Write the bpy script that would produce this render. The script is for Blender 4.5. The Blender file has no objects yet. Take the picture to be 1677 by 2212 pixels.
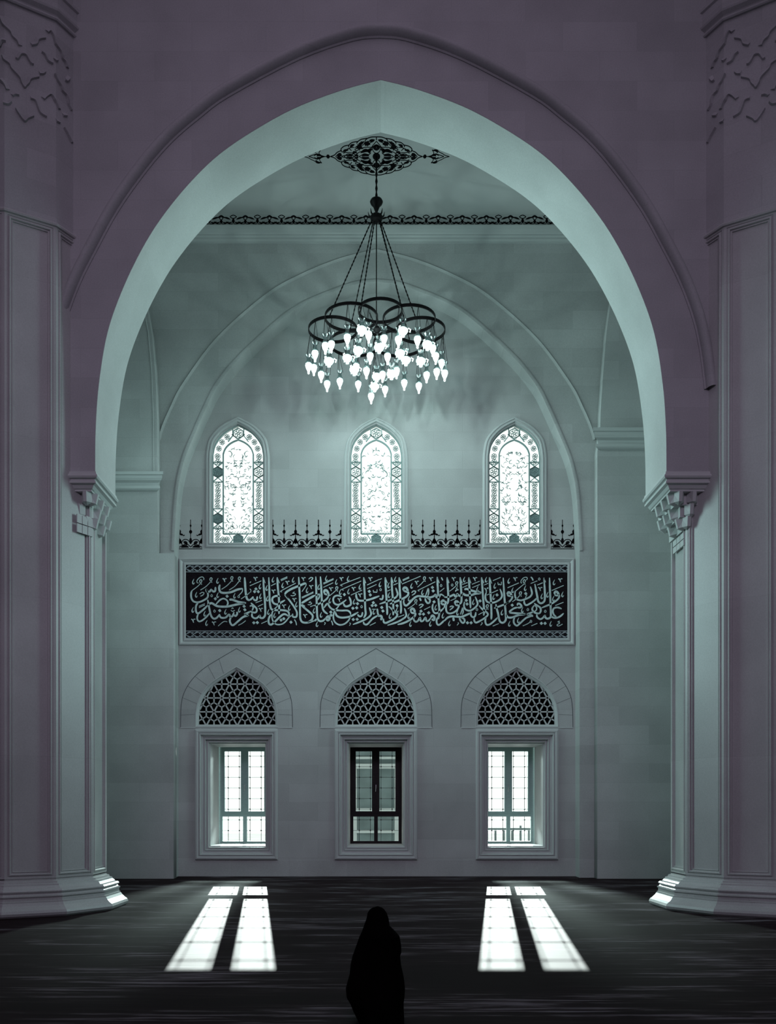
import bpy, bmesh, math, random
from mathutils import Vector
random.seed(7)
C = bpy.context.scene.collection
PI = math.pi
# ---------------------------------------------------------------- camera
F, CX, CY, H = 2000.0, 812.0, 1750.0, 1.716       # focal length and vanishing point in a 1677 x 2212 frame, eye height
cam = bpy.data.cameras.new('camera'); co = bpy.data.objects.new('camera', cam); C.objects.link(co)
cam.sensor_fit = 'HORIZONTAL'; cam.sensor_width = 36.0; cam.lens = 36.0 * F / 1677.0
cam.shift_x = (838.5 - CX) / 1677.0; cam.shift_y = (CY - 1106.0) / 1677.0
co.location = (0, 0, H); co.rotation_euler = (PI / 2, 0, 0); cam.clip_end = 400
bpy.context.scene.camera = co
# ---------------------------------------------------------------- sky, lights, exposure
vs = bpy.context.scene.view_settings
vs.view_transform = 'Standard'; vs.look = 'None'; vs.exposure = 0.0; vs.gamma = 1.0; vs.use_curve_mapping = False
w = bpy.data.worlds.new('sky'); bpy.context.scene.world = w; w.use_nodes = True
w.node_tree.nodes['Background'].inputs[0].default_value = (0.93, 1.0, 0.98, 1)
w.node_tree.nodes['Background'].inputs[1].default_value = 1.7
bpy.context.scene.cycles.max_bounces = 6
bpy.context.scene.cycles.sample_clamp_indirect = 4.0
def light(name, kind, loc, target, power, color, **kw):
    l = bpy.data.lights.new(name, kind); l.energy = power; l.color = color
    for k, v in kw.items(): setattr(l, k, v)
    o = bpy.data.objects.new(name, l); C.objects.link(o); o.location = loc
    o.rotation_euler = (Vector(target) - Vector(loc)).to_track_quat('-Z', 'Y').to_euler()
    return o
TEAL = (0.62, 0.98, 0.96); VIO = (0.88, 0.74, 1.0)
# added teal fill lamps at the sides of the far bay, unseen behind the piers
light('bay_daylight_left', 'AREA', (-9.2, 20.0, 8.6), (0.5, 18.6, 8.8), 310, TEAL, shape='RECTANGLE', size=4.0, size_y=6.0, spread=math.radians(92))
light('bay_daylight_right', 'AREA', (9.2, 18.9, 8.0), (0, 17.8, 7.8), 220, TEAL, shape='RECTANGLE', size=2.6, size_y=6.0, spread=math.radians(92))
# added violet fill lamps, unseen above the hall and behind the camera
light('hall_daylight', 'AREA', (0, 9.5, 19.6), (0, 11, 6), 120, VIO, shape='RECTANGLE', size=12, size_y=8)
light('hall_rear', 'AREA', (0, -5.5, 13.5), (0, 24, 2), 165, VIO, shape='RECTANGLE', size=8, size_y=5, spread=math.radians(75))
# low sun through the two outer lower windows
for nm, wx, sx in (('sun_left', -3.63, -1), ('sun_right', 3.68, 1)):
    d = Vector((sx * 0.125, 1.0, 0.220))
    src = Vector((wx, 25.5, 2.05)) + d * 200
    # added soft spot hidden outside the window, brightening the floor as skylight
    light(nm.replace('sun', 'sky'), 'SPOT', (wx - sx * .5, 34.0, 5.1), (wx, 25.0, 2.1), 14000, (0.80, 1.0, 0.97), spot_size=math.radians(22), spot_blend=0.2, shadow_soft_size=0.6)
    light(nm, 'SPOT', src, (wx, 25.5, 2.05), 5.5e6, (0.93, 1.0, 0.98), spot_size=math.radians(1.25), spot_blend=0.0, shadow_soft_size=0.45)

# ---------------------------------------------------------------- materials
def mat(name, col, rough=0.7, spec=0.3, metal=0.0, emit=None, es=0.0):
    m = bpy.data.materials.new(name); m.use_nodes = True
    b = m.node_tree.nodes['Principled BSDF']
    b.inputs['Base Color'].default_value = (*col, 1); b.inputs['Roughness'].default_value = rough
    b.inputs['Specular IOR Level'].default_value = spec; b.inputs['Metallic'].default_value = metal
    if emit: b.inputs['Emission Color'].default_value = (*emit, 1); b.inputs['Emission Strength'].default_value = es
    return m
def noisy(m, col, amt=0.25, scale=(3, 3, 3), detail=4):
    nt = m.node_tree; b = nt.nodes['Principled BSDF']
    g = nt.nodes.new('ShaderNodeNewGeometry'); mp = nt.nodes.new('ShaderNodeMapping'); mp.inputs['Scale'].default_value = scale
    n = nt.nodes.new('ShaderNodeTexNoise'); n.inputs['Scale'].default_value = 1.0; n.inputs['Detail'].default_value = detail
    r = nt.nodes.new('ShaderNodeValToRGB'); r.color_ramp.elements[0].position = 0.3; r.color_ramp.elements[1].position = 0.7
    r.color_ramp.elements[0].color = (*[c * (1 - amt) for c in col], 1); r.color_ramp.elements[1].color = (*[min(1, c * (1 + amt)) for c in col], 1)
    nt.links.new(g.outputs['Position'], mp.inputs['Vector']); nt.links.new(mp.outputs[0], n.inputs['Vector'])
    nt.links.new(n.outputs['Fac'], r.inputs['Fac']); nt.links.new(r.outputs['Color'], b.inputs['Base Color'])
    return m
def stone(name, col, rough=0.62, contrast=0.10, bw=1.5, rh=0.48, spec=0.3):
    m = mat(name, col, rough, spec); nt = m.node_tree; b = nt.nodes['Principled BSDF']; L = nt.links.new
    g = nt.nodes.new('ShaderNodeNewGeometry'); s = nt.nodes.new('ShaderNodeSeparateXYZ'); L(g.outputs['Position'], s.inputs[0])
    a = nt.nodes.new('ShaderNodeMath'); a.operation = 'ADD'; L(s.outputs[0], a.inputs[0]); L(s.outputs[1], a.inputs[1])
    c = nt.nodes.new('ShaderNodeCombineXYZ'); L(a.outputs[0], c.inputs[0]); L(s.outputs[2], c.inputs[1])
    br = nt.nodes.new('ShaderNodeTexBrick'); L(c.outputs[0], br.inputs['Vector'])
    br.inputs['Scale'].default_value = 1.0; br.inputs['Brick Width'].default_value = bw; br.inputs['Row Height'].default_value = rh
    br.inputs['Mortar Size'].default_value = 0.004; br.inputs['Bias'].default_value = -0.2
    br.inputs['Color1'].default_value = (*[x * (1 + contrast * .5) for x in col], 1)
    br.inputs['Color2'].default_value = (*[x * (1 - contrast) for x in col], 1)
    br.inputs['Mortar'].default_value = (*[x * (1 - contrast) for x in col], 1)
    n = nt.nodes.new('ShaderNodeTexNoise'); n.inputs['Scale'].default_value = 0.9; n.inputs['Detail'].default_value = 5; L(g.outputs['Position'], n.inputs['Vector'])
    n2 = nt.nodes.new('ShaderNodeTexNoise'); n2.inputs['Scale'].default_value = 45; n2.inputs['Detail'].default_value = 3; L(g.outputs['Position'], n2.inputs['Vector'])
    def mr(src, lo, hi):
        q = nt.nodes.new('ShaderNodeMapRange'); q.inputs['From Min'].default_value = .3; q.inputs['From Max'].default_value = .7
        q.inputs['To Min'].default_value = lo; q.inputs['To Max'].default_value = hi; L(src, q.inputs['Value']); return q.outputs[0]
    m1 = nt.nodes.new('ShaderNodeMath'); m1.operation = 'MULTIPLY'; L(mr(n.outputs['Fac'], .90, 1.08), m1.inputs[0]); L(mr(n2.outputs['Fac'], .94, 1.06), m1.inputs[1])
    mx = nt.nodes.new('ShaderNodeVectorMath'); mx.operation = 'SCALE'; L(br.outputs['Color'], mx.inputs[0]); L(m1.outputs[0], mx.inputs['Scale'])
    L(mx.outputs[0], b.inputs['Base Color'])
    return m
M = {}
M['wall'] = stone('pale_ashlar', (.50, .50, .50))
M['front'] = stone('grey_ashlar', (.46, .45, .47), contrast=.08, bw=1.25, rh=.5)
M['plain'] = stone('smooth_limestone', (.56, .56, .56), .55, 0.03, 3, 1.4)
M['pier'] = stone('polished_limestone', (.50, .50, .50), .38, 0.08, 2.2, 2.6, .5)
M['trim'] = mat('moulding_stone', (.58, .59, .59), .5, .35)
M['ceil'] = noisy(mat('plaster', (.6, .6, .6), .8), (.6, .6, .6), .05, (.4, .4, .4))
M['dark'] = mat('black_paint', (.006, .004, .006), .75, .1)
M['joint'] = mat('stone_joint', (.10, .11, .12), .9)  # for the stone joints and the painted shade of the arch groove
M['tile'] = noisy(mat('black_tile', (.010, .006, .009), .6, .08), (.010, .006, .009), .5, (30, 30, 30))
M['letter'] = noisy(mat('painted_lettering', (.55, .66, .66), .5), (.55, .66, .66), .18, (9, 9, 9))
M['band'] = mat('border_paint', (.42, .46, .50), .5)
M['wood'] = noisy(mat('dark_wood', (.010, .006, .007), .5), (.010, .006, .007), .4, (8, 8, 60))
M['sash'] = noisy(mat('grey_green_sash', (.32, .46, .44), .5), (.32, .46, .44), .1, (8, 8, 60))  # window glare put into the colour of the outer casements
M['came'] = mat('lead_came', (.03, .035, .035), .5, .3, .4)
M['tracery'] = mat('gypsum_tracery', (.32, .43, .42), .8)
M['iron'] = mat('wrought_iron', (.008, .006, .007), .5, .3, .6)
M['chrome'] = mat('bright_metal', (.7, .72, .72), .25, .5, .9)
M['cloak'] = noisy(mat('black_cloth', (.0025, .002, .002), .95, .02), (.0025, .002, .002), .2, (8, 8, 8))
M['skin'] = mat('skin', (.35, .22, .17), .6)
M['void'] = mat('dark_recess', (.004, .003, .004), .9, .02)  # near-black paints the unlit depth behind the grilles
M['terr'] = stone('terrace_stone', (.75, .75, .73), .8)
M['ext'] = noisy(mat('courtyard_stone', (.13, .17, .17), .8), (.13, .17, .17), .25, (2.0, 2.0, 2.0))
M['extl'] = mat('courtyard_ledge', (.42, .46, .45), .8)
M['bulb'] = mat('glowing_glass', (.9, .95, .94), .3, .4, 0, (.9, 1, .98), 2.6); M['bulb'].cycles.emission_sampling = 'NONE'
def glassy(name, tint, gl=.08, rough=.05):
    m = bpy.data.materials.new(name); m.use_nodes = True; nt = m.node_tree; nt.nodes.clear()
    o = nt.nodes.new('ShaderNodeOutputMaterial'); t = nt.nodes.new('ShaderNodeBsdfTransparent'); t.inputs[0].default_value = (*tint, 1)
    g = nt.nodes.new('ShaderNodeBsdfGlossy'); g.inputs['Roughness'].default_value = rough
    x = nt.nodes.new('ShaderNodeMixShader'); x.inputs[0].default_value = gl
    nt.links.new(t.outputs[0], x.inputs[1]); nt.links.new(g.outputs[0], x.inputs[2]); nt.links.new(x.outputs[0], o.inputs[0])
    return m
M['glass'] = glassy('window_glass', (.95, .97, .96)); M['lampglass'] = glassy('lamp_glass', (.62, .75, .74), .30, .15)
# carpet: dark wool with long pale streaks running across the hall
m = mat('dark_carpet', (.02, .015, .017), .7, .06); nt = m.node_tree; L = nt.links.new; b = nt.nodes['Principled BSDF']
g = nt.nodes.new('ShaderNodeNewGeometry')
def streak(scale, seed, lo, hi, det=5):
    mp = nt.nodes.new('ShaderNodeMapping'); mp.inputs['Scale'].default_value = scale; mp.inputs['Location'].default_value = (seed, seed, 0)
    n = nt.nodes.new('ShaderNodeTexNoise'); n.inputs['Scale'].default_value = 1; n.inputs['Detail'].default_value = det; n.inputs['Roughness'].default_value = .6
    q = nt.nodes.new('ShaderNodeMapRange'); q.inputs['From Min'].default_value = lo; q.inputs['From Max'].default_value = hi
    L(g.outputs['Position'], mp.inputs[0]); L(mp.outputs[0], n.inputs['Vector']); L(n.outputs['Fac'], q.inputs['Value']); return q.outputs[0]
a1 = streak((.32, 1.2, 1), 3.1, .40, .60); a2 = streak((.9, 10, 1), 8.3, .40, .62)
mm = nt.nodes.new('ShaderNodeMath'); mm.operation = 'MULTIPLY'; L(a1, mm.inputs[0]); L(a2, mm.inputs[1])
cr = nt.nodes.new('ShaderNodeValToRGB'); cr.color_ramp.elements[0].color = (.010, .0035, .005, 1); cr.color_ramp.elements[1].color = (.20, .18, .20, 1)
e = cr.color_ramp.elements.new(.35); e.color = (.022, .012, .015, 1)
L(mm.outputs[0], cr.inputs[0]); L(cr.outputs[0], b.inputs['Base Color'])
M['carpet'] = m

# ---------------------------------------------------------------- helpers
def P(px, py, Y): return Vector(((px - CX) * Y / F, Y, H + (CY - py) * Y / F))
def XZ(px, py, Y): return ((px - CX) * Y / F, H + (CY - py) * Y / F)
class MB:
    def __init__(s): s.v = []; s.f = []
    def add(s, vs_, fs): n = len(s.v); s.v += [tuple(q) for q in vs_]; s.f += [tuple(i + n for i in q) for q in fs]; return s
    def box(s, x0, x1, y0, y1, z0, z1):
        return s.add([(x0, y0, z0), (x1, y0, z0), (x1, y1, z0), (x0, y1, z0), (x0, y0, z1), (x1, y0, z1), (x1, y1, z1), (x0, y1, z1)],
                     [(0, 3, 2, 1), (4, 5, 6, 7), (0, 1, 5, 4), (1, 2, 6, 5), (2, 3, 7, 6), (3, 0, 4, 7)])
    def ribbon(s, pts, ws, mp, d0, d1):
        # a flat stroke in (u, v) given thickness between depth offsets d0 (back) and d1 (front)
        n = len(pts); V = []
        for i, (x, y) in enumerate(pts):
            a = pts[max(0, i - 1)]; c = pts[min(n - 1, i + 1)]
            tx, ty = c[0] - a[0], c[1] - a[1]; l = math.hypot(tx, ty) or 1; nx, ny = -ty / l, tx / l; h = ws[i] / 2
            V += [mp(x + nx * h, y + ny * h, d1), mp(x - nx * h, y - ny * h, d1), mp(x - nx * h, y - ny * h, d0), mp(x + nx * h, y + ny * h, d0)]
        Fc = []
        for i in range(n - 1):
            k = 4 * i
            for j in range(4): Fc.append((k + j, k + (j + 1) % 4, k + 4 + (j + 1) % 4, k + 4 + j))
        Fc += [(0, 3, 2, 1), (4 * n - 4, 4 * n - 3, 4 * n - 2, 4 * n - 1)]
        return s.add(V, Fc)
    def poly(s, pts, mp, d0, d1):
        n = len(pts); V = [mp(x, y, d1) for x, y in pts] + [mp(x, y, d0) for x, y in pts]
        return s.add(V, [tuple(range(n)), tuple(range(2 * n - 1, n - 1, -1))] + [(i, n + i, n + (i + 1) % n, (i + 1) % n) for i in range(n)])
    def tube(s, pts, r, seg=6, closed=False):
        n = len(pts); V = []
        rs = r if isinstance(r, (list, tuple)) else [r] * n
        for i, p in enumerate(pts):
            p = Vector(p)
            if closed: t = Vector(pts[(i + 1) % n]) - Vector(pts[i - 1])
            else: t = Vector(pts[min(n - 1, i + 1)]) - Vector(pts[max(0, i - 1)])
            t.normalize(); up = Vector((0, 0, 1)) if abs(t.z) < .9 else Vector((0, 1, 0))
            a = t.cross(up).normalized(); b_ = a.cross(t)
            V += [p + (a * math.cos(2 * PI * j / seg) + b_ * math.sin(2 * PI * j / seg)) * rs[i] for j in range(seg)]
        Fc = [(i * seg + j, i * seg + (j + 1) % seg, ((i + 1) % n) * seg + (j + 1) % seg, ((i + 1) % n) * seg + j) for i in range(n if closed else n - 1) for j in range(seg)]
        if not closed: Fc += [tuple(range(seg))[::-1], tuple((n - 1) * seg + j for j in range(seg))]
        return s.add(V, Fc)
    def lathe(s, prof, c=(0, 0, 0), seg=16):
        V = [(c[0] + r * math.cos(2 * PI * j / seg), c[1] + r * math.sin(2 * PI * j / seg), c[2] + z) for r, z in prof for j in range(seg)]
        n = len(prof)
        return s.add(V, [(i * seg + j, i * seg + (j + 1) % seg, (i + 1) * seg + (j + 1) % seg, (i + 1) * seg + j) for i in range(n - 1) for j in range(seg)])
    def rings(s, outl, prof, mp):
        # outl: closed 2-D outline; prof: list of (inset, depth); bridges mitred inset copies of the outline
        n = len(outl); A = sum(outl[i][0] * outl[(i + 1) % n][1] - outl[(i + 1) % n][0] * outl[i][1] for i in range(n)); sg = 1 if A > 0 else -1
        N = []
        for i in range(n):
            e = []
            for a, c in ((outl[i - 1], outl[i]), (outl[i], outl[(i + 1) % n])):
                l = math.hypot(c[0] - a[0], c[1] - a[1]) or 1; e.append((-(c[1] - a[1]) / l * sg, (c[0] - a[0]) / l * sg))
            mx, my = e[0][0] + e[1][0], e[0][1] + e[1][1]; k = max(.25, (1 + e[0][0] * e[1][0] + e[0][1] * e[1][1])); N.append((mx / k, my / k))
        V = [mp(outl[i][0] + N[i][0] * ins, outl[i][1] + N[i][1] * ins, d) for ins, d in prof for i in range(n)]
        return s.add(V, [(k * n + i, k * n + (i + 1) % n, (k + 1) * n + (i + 1) % n, (k + 1) * n + i) for k in range(len(prof) - 1) for i in range(n)])
    def build(s, name, m, parent=None, smooth=None):
        me = bpy.data.meshes.new(name); me.from_pydata(s.v, [], s.f); me.update()
        bm = bmesh.new(); bm.from_mesh(me); bmesh.ops.recalc_face_normals(bm, faces=bm.faces); bm.to_mesh(me); bm.free()
        return link(name, me, m, parent, smooth)
def link(name, me, m, parent=None, smooth=None):
    me.materials.clear(); me.materials.append(m)
    if smooth:
        for p in me.polygons: p.use_smooth = True
        me.set_sharp_from_angle(angle=math.radians(smooth))
    o = bpy.data.objects.new(name, me); C.objects.link(o)
    if parent: o.parent = parent; o.location = -parent.location
    return o
def thing(name, label, cat, loc=(0, 0, 0), group=None):
    o = bpy.data.objects.new(name, None); o.empty_display_size = .2; C.objects.link(o); o.location = loc
    o['label'] = label; o['category'] = cat
    if group: o['group'] = group
    return o
def struct(o): o['kind'] = 'structure'; return o
def tagged(o, label, cat, group=None):
    o['label'] = label; o['category'] = cat
    if group: o['group'] = group
    return o
def smooth_pts(pts, k=6, closed=False):
    n = len(pts); out = []
    if n < 3 and not closed: return [(pts[0][0] + (pts[1][0] - pts[0][0]) * t / k, pts[0][1] + (pts[1][1] - pts[0][1]) * t / k) for t in range(k + 1)]
    g_ = (lambda i: pts[i % n]) if closed else (lambda i: pts[min(max(i, 0), n - 1)])
    for i in range(n if closed else n - 1):
        a, b_, c, d = g_(i - 1), g_(i), g_(i + 1), g_(i + 2)
        for q in range(k):
            t = q / k
            out.append(tuple(.5 * (2 * b_[j] + (c[j] - a[j]) * t + (2 * a[j] - 5 * b_[j] + 4 * c[j] - d[j]) * t * t + (3 * b_[j] - a[j] - 3 * c[j] + d[j]) * t ** 3) for j in range(2)))
    if not closed: out.append(tuple(pts[-1]))
    return out
def plate(name, outl, Y0, Y1, m, parent=None, smooth=None):
    # vertical slab facing the camera between depths Y0 and Y1, outline and holes in world (x, z)
    cu = bpy.data.curves.new(name, 'CURVE'); cu.dimensions = '2D'; cu.fill_mode = 'BOTH'; cu.extrude = (Y1 - Y0) / 2
    for o_ in outl:
        sp = cu.splines.new('POLY'); sp.points.add(len(o_) - 1); sp.use_cyclic_u = True
        for i, (x, z) in enumerate(o_): sp.points[i].co = (x, z, 0, 1)
    tmp = bpy.data.objects.new('tmp', cu); C.objects.link(tmp); bpy.context.view_layer.update()
    me = bpy.data.meshes.new_from_object(tmp.evaluated_get(bpy.context.evaluated_depsgraph_get()))
    bpy.data.objects.remove(tmp)
    for v in me.vertices: x, z, y = v.co; v.co = (x, (Y0 + Y1) / 2 - y, z)
    bm = bmesh.new(); bm.from_mesh(me); bmesh.ops.remove_doubles(bm, verts=bm.verts, dist=1e-5)
    bmesh.ops.recalc_face_normals(bm, faces=bm.faces); bm.to_mesh(me); bm.free()
    me.name = name
    return link(name, me, m, parent, smooth)
def arch(cx, half, Y, k=6):
    # half: points (dx, py) from apex to springing -> full outline left springing .. apex .. right springing in world x, z
    sp = smooth_pts(half, k)
    pts = [(cx - dx, py) for dx, py in reversed(sp)] + [(cx + dx, py) for dx, py in sp[1:]]
    return [XZ(px, py, Y) for px, py in pts]
def vmap(Y): return lambda x, z, d: (x, Y - d, z)                       # front of a wall plane facing the camera
def pmap(Y): return lambda px, py, d: ((px - CX) * Y / F, Y - d, H + (CY - py) * Y / F)
def taper(n, w_, e0=.45, p=.18):
    return [w_ * min(1, e0 + (1 - e0) * min(i, n - 1 - i) / max(1, p * n)) for i in range(n)]
def leafw(n, w_): return [max(.08, math.sin(PI * i / (n - 1))) * w_ for i in range(n)]
def num(s): return [tuple(float(c) for c in q.split(',')) for q in s.split()]

# ---------------------------------------------------------------- room shell
YF, YB, YW1, YN, YP = 15.6, 16.81, 23.5, 24.0, 23.16
struct(MB().box(-11.5, 11.5, -7, 25.6, -.3, 0).build('floor', M['carpet']))
struct(MB().box(-11.5, 11.5, YB - .1, 25.5, 16.77, 17.1).build('ceiling', M['ceil']))
struct(MB().box(-11.5, 11.5, -7, YF, 20, 20.3).build('ceiling_hall', M['ceil']))
struct(MB().box(-11.6, -11.3, -7, YF, 0, 20).build('wall_left', M['front']))
struct(MB().box(11.3, 11.6, -7, YF, 0, 20).build('wall_right', M['front']))
struct(MB().box(-11.6, 11.6, -7.3, -7, 0, 20).build('wall_rear', M['front']))
struct(MB().box(-9.9, -9.6, YB, 25.5, 0, 16.77).build('wall_bay_left', M['wall']))
struct(MB().box(9.6, 9.9, YB, 25.5, 0, 16.77).build('wall_bay_right', M['wall']))
# great pointed arch in its wall
A0 = [(0, 172), (74, 191), (175, 228), (257, 271), (338, 324), (398, 378), (459, 449), (508, 522), (555, 616), (591, 717), (610, 830), (617, 930), (618, 1022)]
ar = arch(823, A0, YF)
zs = ar[0][1]
outl = [(-11.5, 0), (-11.5, 20), (11.5, 20), (11.5, 0), (6.0, 0), (6.0, zs)] + ar[::-1] + [(-5.5, zs), (-5.5, 0)]
struct(plate('wall_front', [outl], YF, YB, M['front'], smooth=20))
# the arch's own smooth lining, a few mm proud of the wall's inner face
lin = MB(); ins = [(x, z) for x, z in ar]
V = []; n = len(ins)
for i, (x, z) in enumerate(ins):
    a, c = ins[max(0, i - 1)], ins[min(n - 1, i + 1)]; tx, tz = c[0] - a[0], c[1] - a[1]; l = math.hypot(tx, tz); nx, nz = tz / l, -tx / l
    q = (x + nx * .006, z + nz * .006); r_ = (x - nx * .004, z - nz * .004)
    V += [(q[0], YF + .003, q[1]), (q[0], YB - .003, q[1]), (r_[0], YB - .003, r_[1]), (r_[0], YF + .003, r_[1])]
lin.add(V, [(4 * i + j, 4 * i + (j + 1) % 4, 4 * i + 4 + (j + 1) % 4, 4 * i + 4 + j) for i in range(n - 1) for j in range(4)])
struct(lin.build('trim_1', M['plain'], smooth=20))
# roll moulding over the arch
A1 = [(0, 69), (62, 76), (182, 118), (335, 199), (400, 247), (458, 297), (513, 360), (575, 447), (622, 532), (661, 610), (690, 690), (705, 760), (715, 840)]
ro = arch(821, A1, YF, 4)
def sweep(path, prof, Y):       # prof: (outward offset in plane, depth toward the viewer)
    mb = MB(); V = []; n = len(path); k = len(prof)
    for i, (x, z) in enumerate(path):
        a, c = path[max(0, i - 1)], path[min(n - 1, i + 1)]; tx, tz = c[0] - a[0], c[1] - a[1]; l = math.hypot(tx, tz); nx, nz = -tz / l, tx / l
        V += [(x + nx * o_, Y - d, z + nz * o_) for o_, d in prof]
    return mb.add(V, [(i * k + j, i * k + j + 1, (i + 1) * k + j + 1, (i + 1) * k + j) for i in range(n - 1) for j in range(k - 1)])
rp = [(-.115, 0), (-.115, .02), (-.09, .035), (-.075, .02)] + [(.0 + .088 * math.cos(t), .02 + .13 * math.sin(t)) for t in [PI - i * PI / 8 for i in range(9)]] + [(.085, .012), (.10, .012), (.10, 0)]
struct(sweep(ro, rp, YF).build('trim_2', M['front'], smooth=50))

# far wall: outer plane with a tall pointed niche, niche back with the windows
def B(half, Y, base=None):
    return half
N0 = [(0, 610), (45, 615), (88, 629), (145, 652), (188, 677), (234, 715), (302, 780), (345, 835), (368, 880), (390, 930), (409, 975), (420, 1010), (431, 1070), (438, 1190)]
na = arch(814.5, N0, YW1)
outl = [(-9.7, 0), (-9.7, 16.77), (9.7, 16.77), (9.7, 0), (na[-1][0], 0)] + na[::-1] + [(na[0][0], 0)]
struct(plate('wall_back', [outl], YW1, YN, M['wall'], smooth=25))
O0 = [(0, 540), (80, 560), (166, 595), (243, 640), (346, 732), (418, 829), (443, 876), (463, 922), (471, 950)]
oa = arch(814, O0, YW1)
# a slightly raised band between the two curves
nb = arch(814.5, [(d, y) for d, y in N0 if y < 1100] , YW1)
band = [q for q in oa] + [(nb[-1][0] + .35, oa[-1][1])] + [(q[0], q[1]) for q in []]
struct(sweep(oa, [(-.05, 0), (-.015, .012), (.008, .03), (.03, .0)], YW1).build('trim_3', M['wall'], smooth=30))
struct(sweep(na, [(.0, 0), (.0, .02), (.05, .03), (.08, .02), (.085, 0)], YW1).build('trim_4', M['wall'], smooth=40))
# side piers of the bay with their leaning upper edge
zl = lambda py: XZ(0, py, YP)[1]; xl = lambda px: XZ(px, 0, YP)[0]
lp = [(375, 1195), (340, 1195), (340, 1030), (339, 900), (335, 800), (328, 720), (317, 660), (300, 600), (275, 545), (240, 490)]
outl = [(-9.7, 0), (-9.7, zl(430))] + [(xl(a), zl(c)) for a, c in reversed([(200, 430)] + lp[::-1][0:0] + lp[::1])][::1]
pts = [(xl(a), zl(c)) for a, c in lp]
struct(plate('wall_pier_left', [[(xl(375), 0)] + pts + [(xl(200), zl(440)), (-9.7, zl(440)), (-9.7, 0)]], YP, YW1, M['wall']))
rp_ = [(1291, 1893), (1291, 975), (1297, 930), (1298, 890), (1304, 800), (1311, 715), (1320, 650), (1338, 590), (1362, 540), (1400, 480)]
pts = [(xl(a), zl(c)) for a, c in rp_[1:]]
struct(plate('wall_pier_right', [[(xl(1291), 0)] + pts + [(xl(1440), zl(440)), (9.7, zl(440)), (9.7, 0)]], YP, YW1, M['wall']))
lr = sweep([(xl(a), zl(c)) for a, c in lp[2:]], [(.10, 0), (.09, .015), (.07, .0)], YP)
struct(lr.build('trim_5', M['wall']))
# impost cornices of the side piers
def cornice(name, x0, x1, Y, prof, m, ret=None):
    mb = MB(); V = []
    xs = [x0, x1]
    for s_, x in enumerate(xs):
        for z, d in prof:
            V.append((x + (d if ret == s_ and s_ else (-d if ret == 0 and s_ == 0 else 0)), Y - d, z))
    k = len(prof)
    mb.add(V, [(j, j + 1, k + j + 1, k + j) for j in range(k - 1)])
    for s_ in (0, 1):
        n0 = len(mb.v)
        if ret == s_:
            for z, d in prof: mb.v.append((xs[s_], Y, z))
            mb.f += [(s_ * k + j, s_ * k + j + 1, n0 + j + 1, n0 + j) for j in range(k - 1)]
    return struct(mb.build(name, m))
def cprof(Y, y0, y1, d):
    z0, z1 = XZ(0, y0, Y)[1], XZ(0, y1, Y)[1]; h = z0 - z1
    return [(z0, 0), (z0, d), (z0 - h * .17, d), (z0 - h * .18, d * .82), (z0 - h * .34, d * .86), (z0 - h * .46, d * .7), (z0 - h * .54, d * .32), (z0 - h * .70, d * .22), (z0 - h * .74, d * .5), (z0 - h * .90, d * .55), (z0 - h * .96, d * .4), (z1, d * .1), (z1, 0)]
cornice('trim_6', -9.6, xl(338), YP, cprof(YP, 1025, 1062, .22), M['trim'], 1)
cornice('trim_7', xl(1296), 9.6, YP, cprof(YP, 931, 973, .22), M['trim'], 0)
# long cornice under the ceiling of the bay
Zc = XZ(0, 487, 23.3)[1]
hc = .33
cornice('trim_8', -9.6, 9.6, YW1, [(16.77, 0), (16.77, .10), (Zc, .10), (Zc, .24), (Zc - .03, .24), (Zc - .10, .22), (Zc - .17, .19), (Zc - .19, .15), (Zc - .22, .15), (Zc - .24, .10), (Zc - .28, .10), (Zc - .30, .03), (Zc - .33, .03), (Zc - .33, 0)], M['trim'])

# ---------------------------------------------------------------- windows of the niche wall
WX = [511.3, 812.5, 1117.0]           # lower windows
UX = [513.7, 813.0, 1112.5]           # upper windows
YC = 25.5                              # depth of the casements
sN = YN / F
def rect(px0, py0, px1, py1, Y): return [XZ(px0, py1, Y), XZ(px1, py1, Y), XZ(px1, py0, Y), XZ(px0, py0, Y)]
LUN = [(0, 1439), (38, 1462), (59, 1477), (75, 1497), (85, 1518), (89, 1540), (90, 1571)]
LUO = [(0, 1401), (40, 1424.5), (68, 1442), (90, 1461), (106, 1482), (116, 1504), (120, 1528), (121, 1571)]
UPI = [(0, 915), (25, 928), (42, 944), (52, 961), (56, 980), (56, 1174)]
UPO = [(0, 900), (30, 915), (50, 932), (63, 951), (68, 974), (69.5, 990), (69.5, 1184)]
def arch_out(cx, half, Y, k=5):
    h = half[:-1]; a = arch(cx, h, Y, k); zb = XZ(0, half[-1][1], Y)[1]; xb = half[-1][0] * Y / F; c0 = (cx - CX) * Y / F
    return [(c0 - xb, zb)] + a + [(c0 + xb, zb)]
holes = []
for cx in WX:
    holes.append(rect(cx - 76, 1589, cx + 76, 1844, YN)); holes.append(arch_out(cx, LUN, YN))
for cx in UX: holes.append(arch_out(cx, UPI, YN))
nx0, nx1 = na[0][0] - .6, na[-1][0] + .6
ZS = XZ(0, 1300, YN)[1]
struct(plate('wall_niche', [[(nx0, 0), (nx0, ZS), (nx1, ZS), (nx1, 0)]] + [h_ for h_ in holes if h_[0][1] < ZS], YN, YC, M['wall']))
struct(plate('wall_niche_upper', [[(nx0, ZS), (nx0, 16.2), (nx1, 16.2), (nx1, ZS)]] + [h_ for h_ in holes if h_[0][1] > ZS], YN, YN + .22, M['wall']))
struct(MB().box(nx0, nx1, YN + .22, YC, ZS - .02, ZS).build('trim_9', M['wall']))
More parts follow.
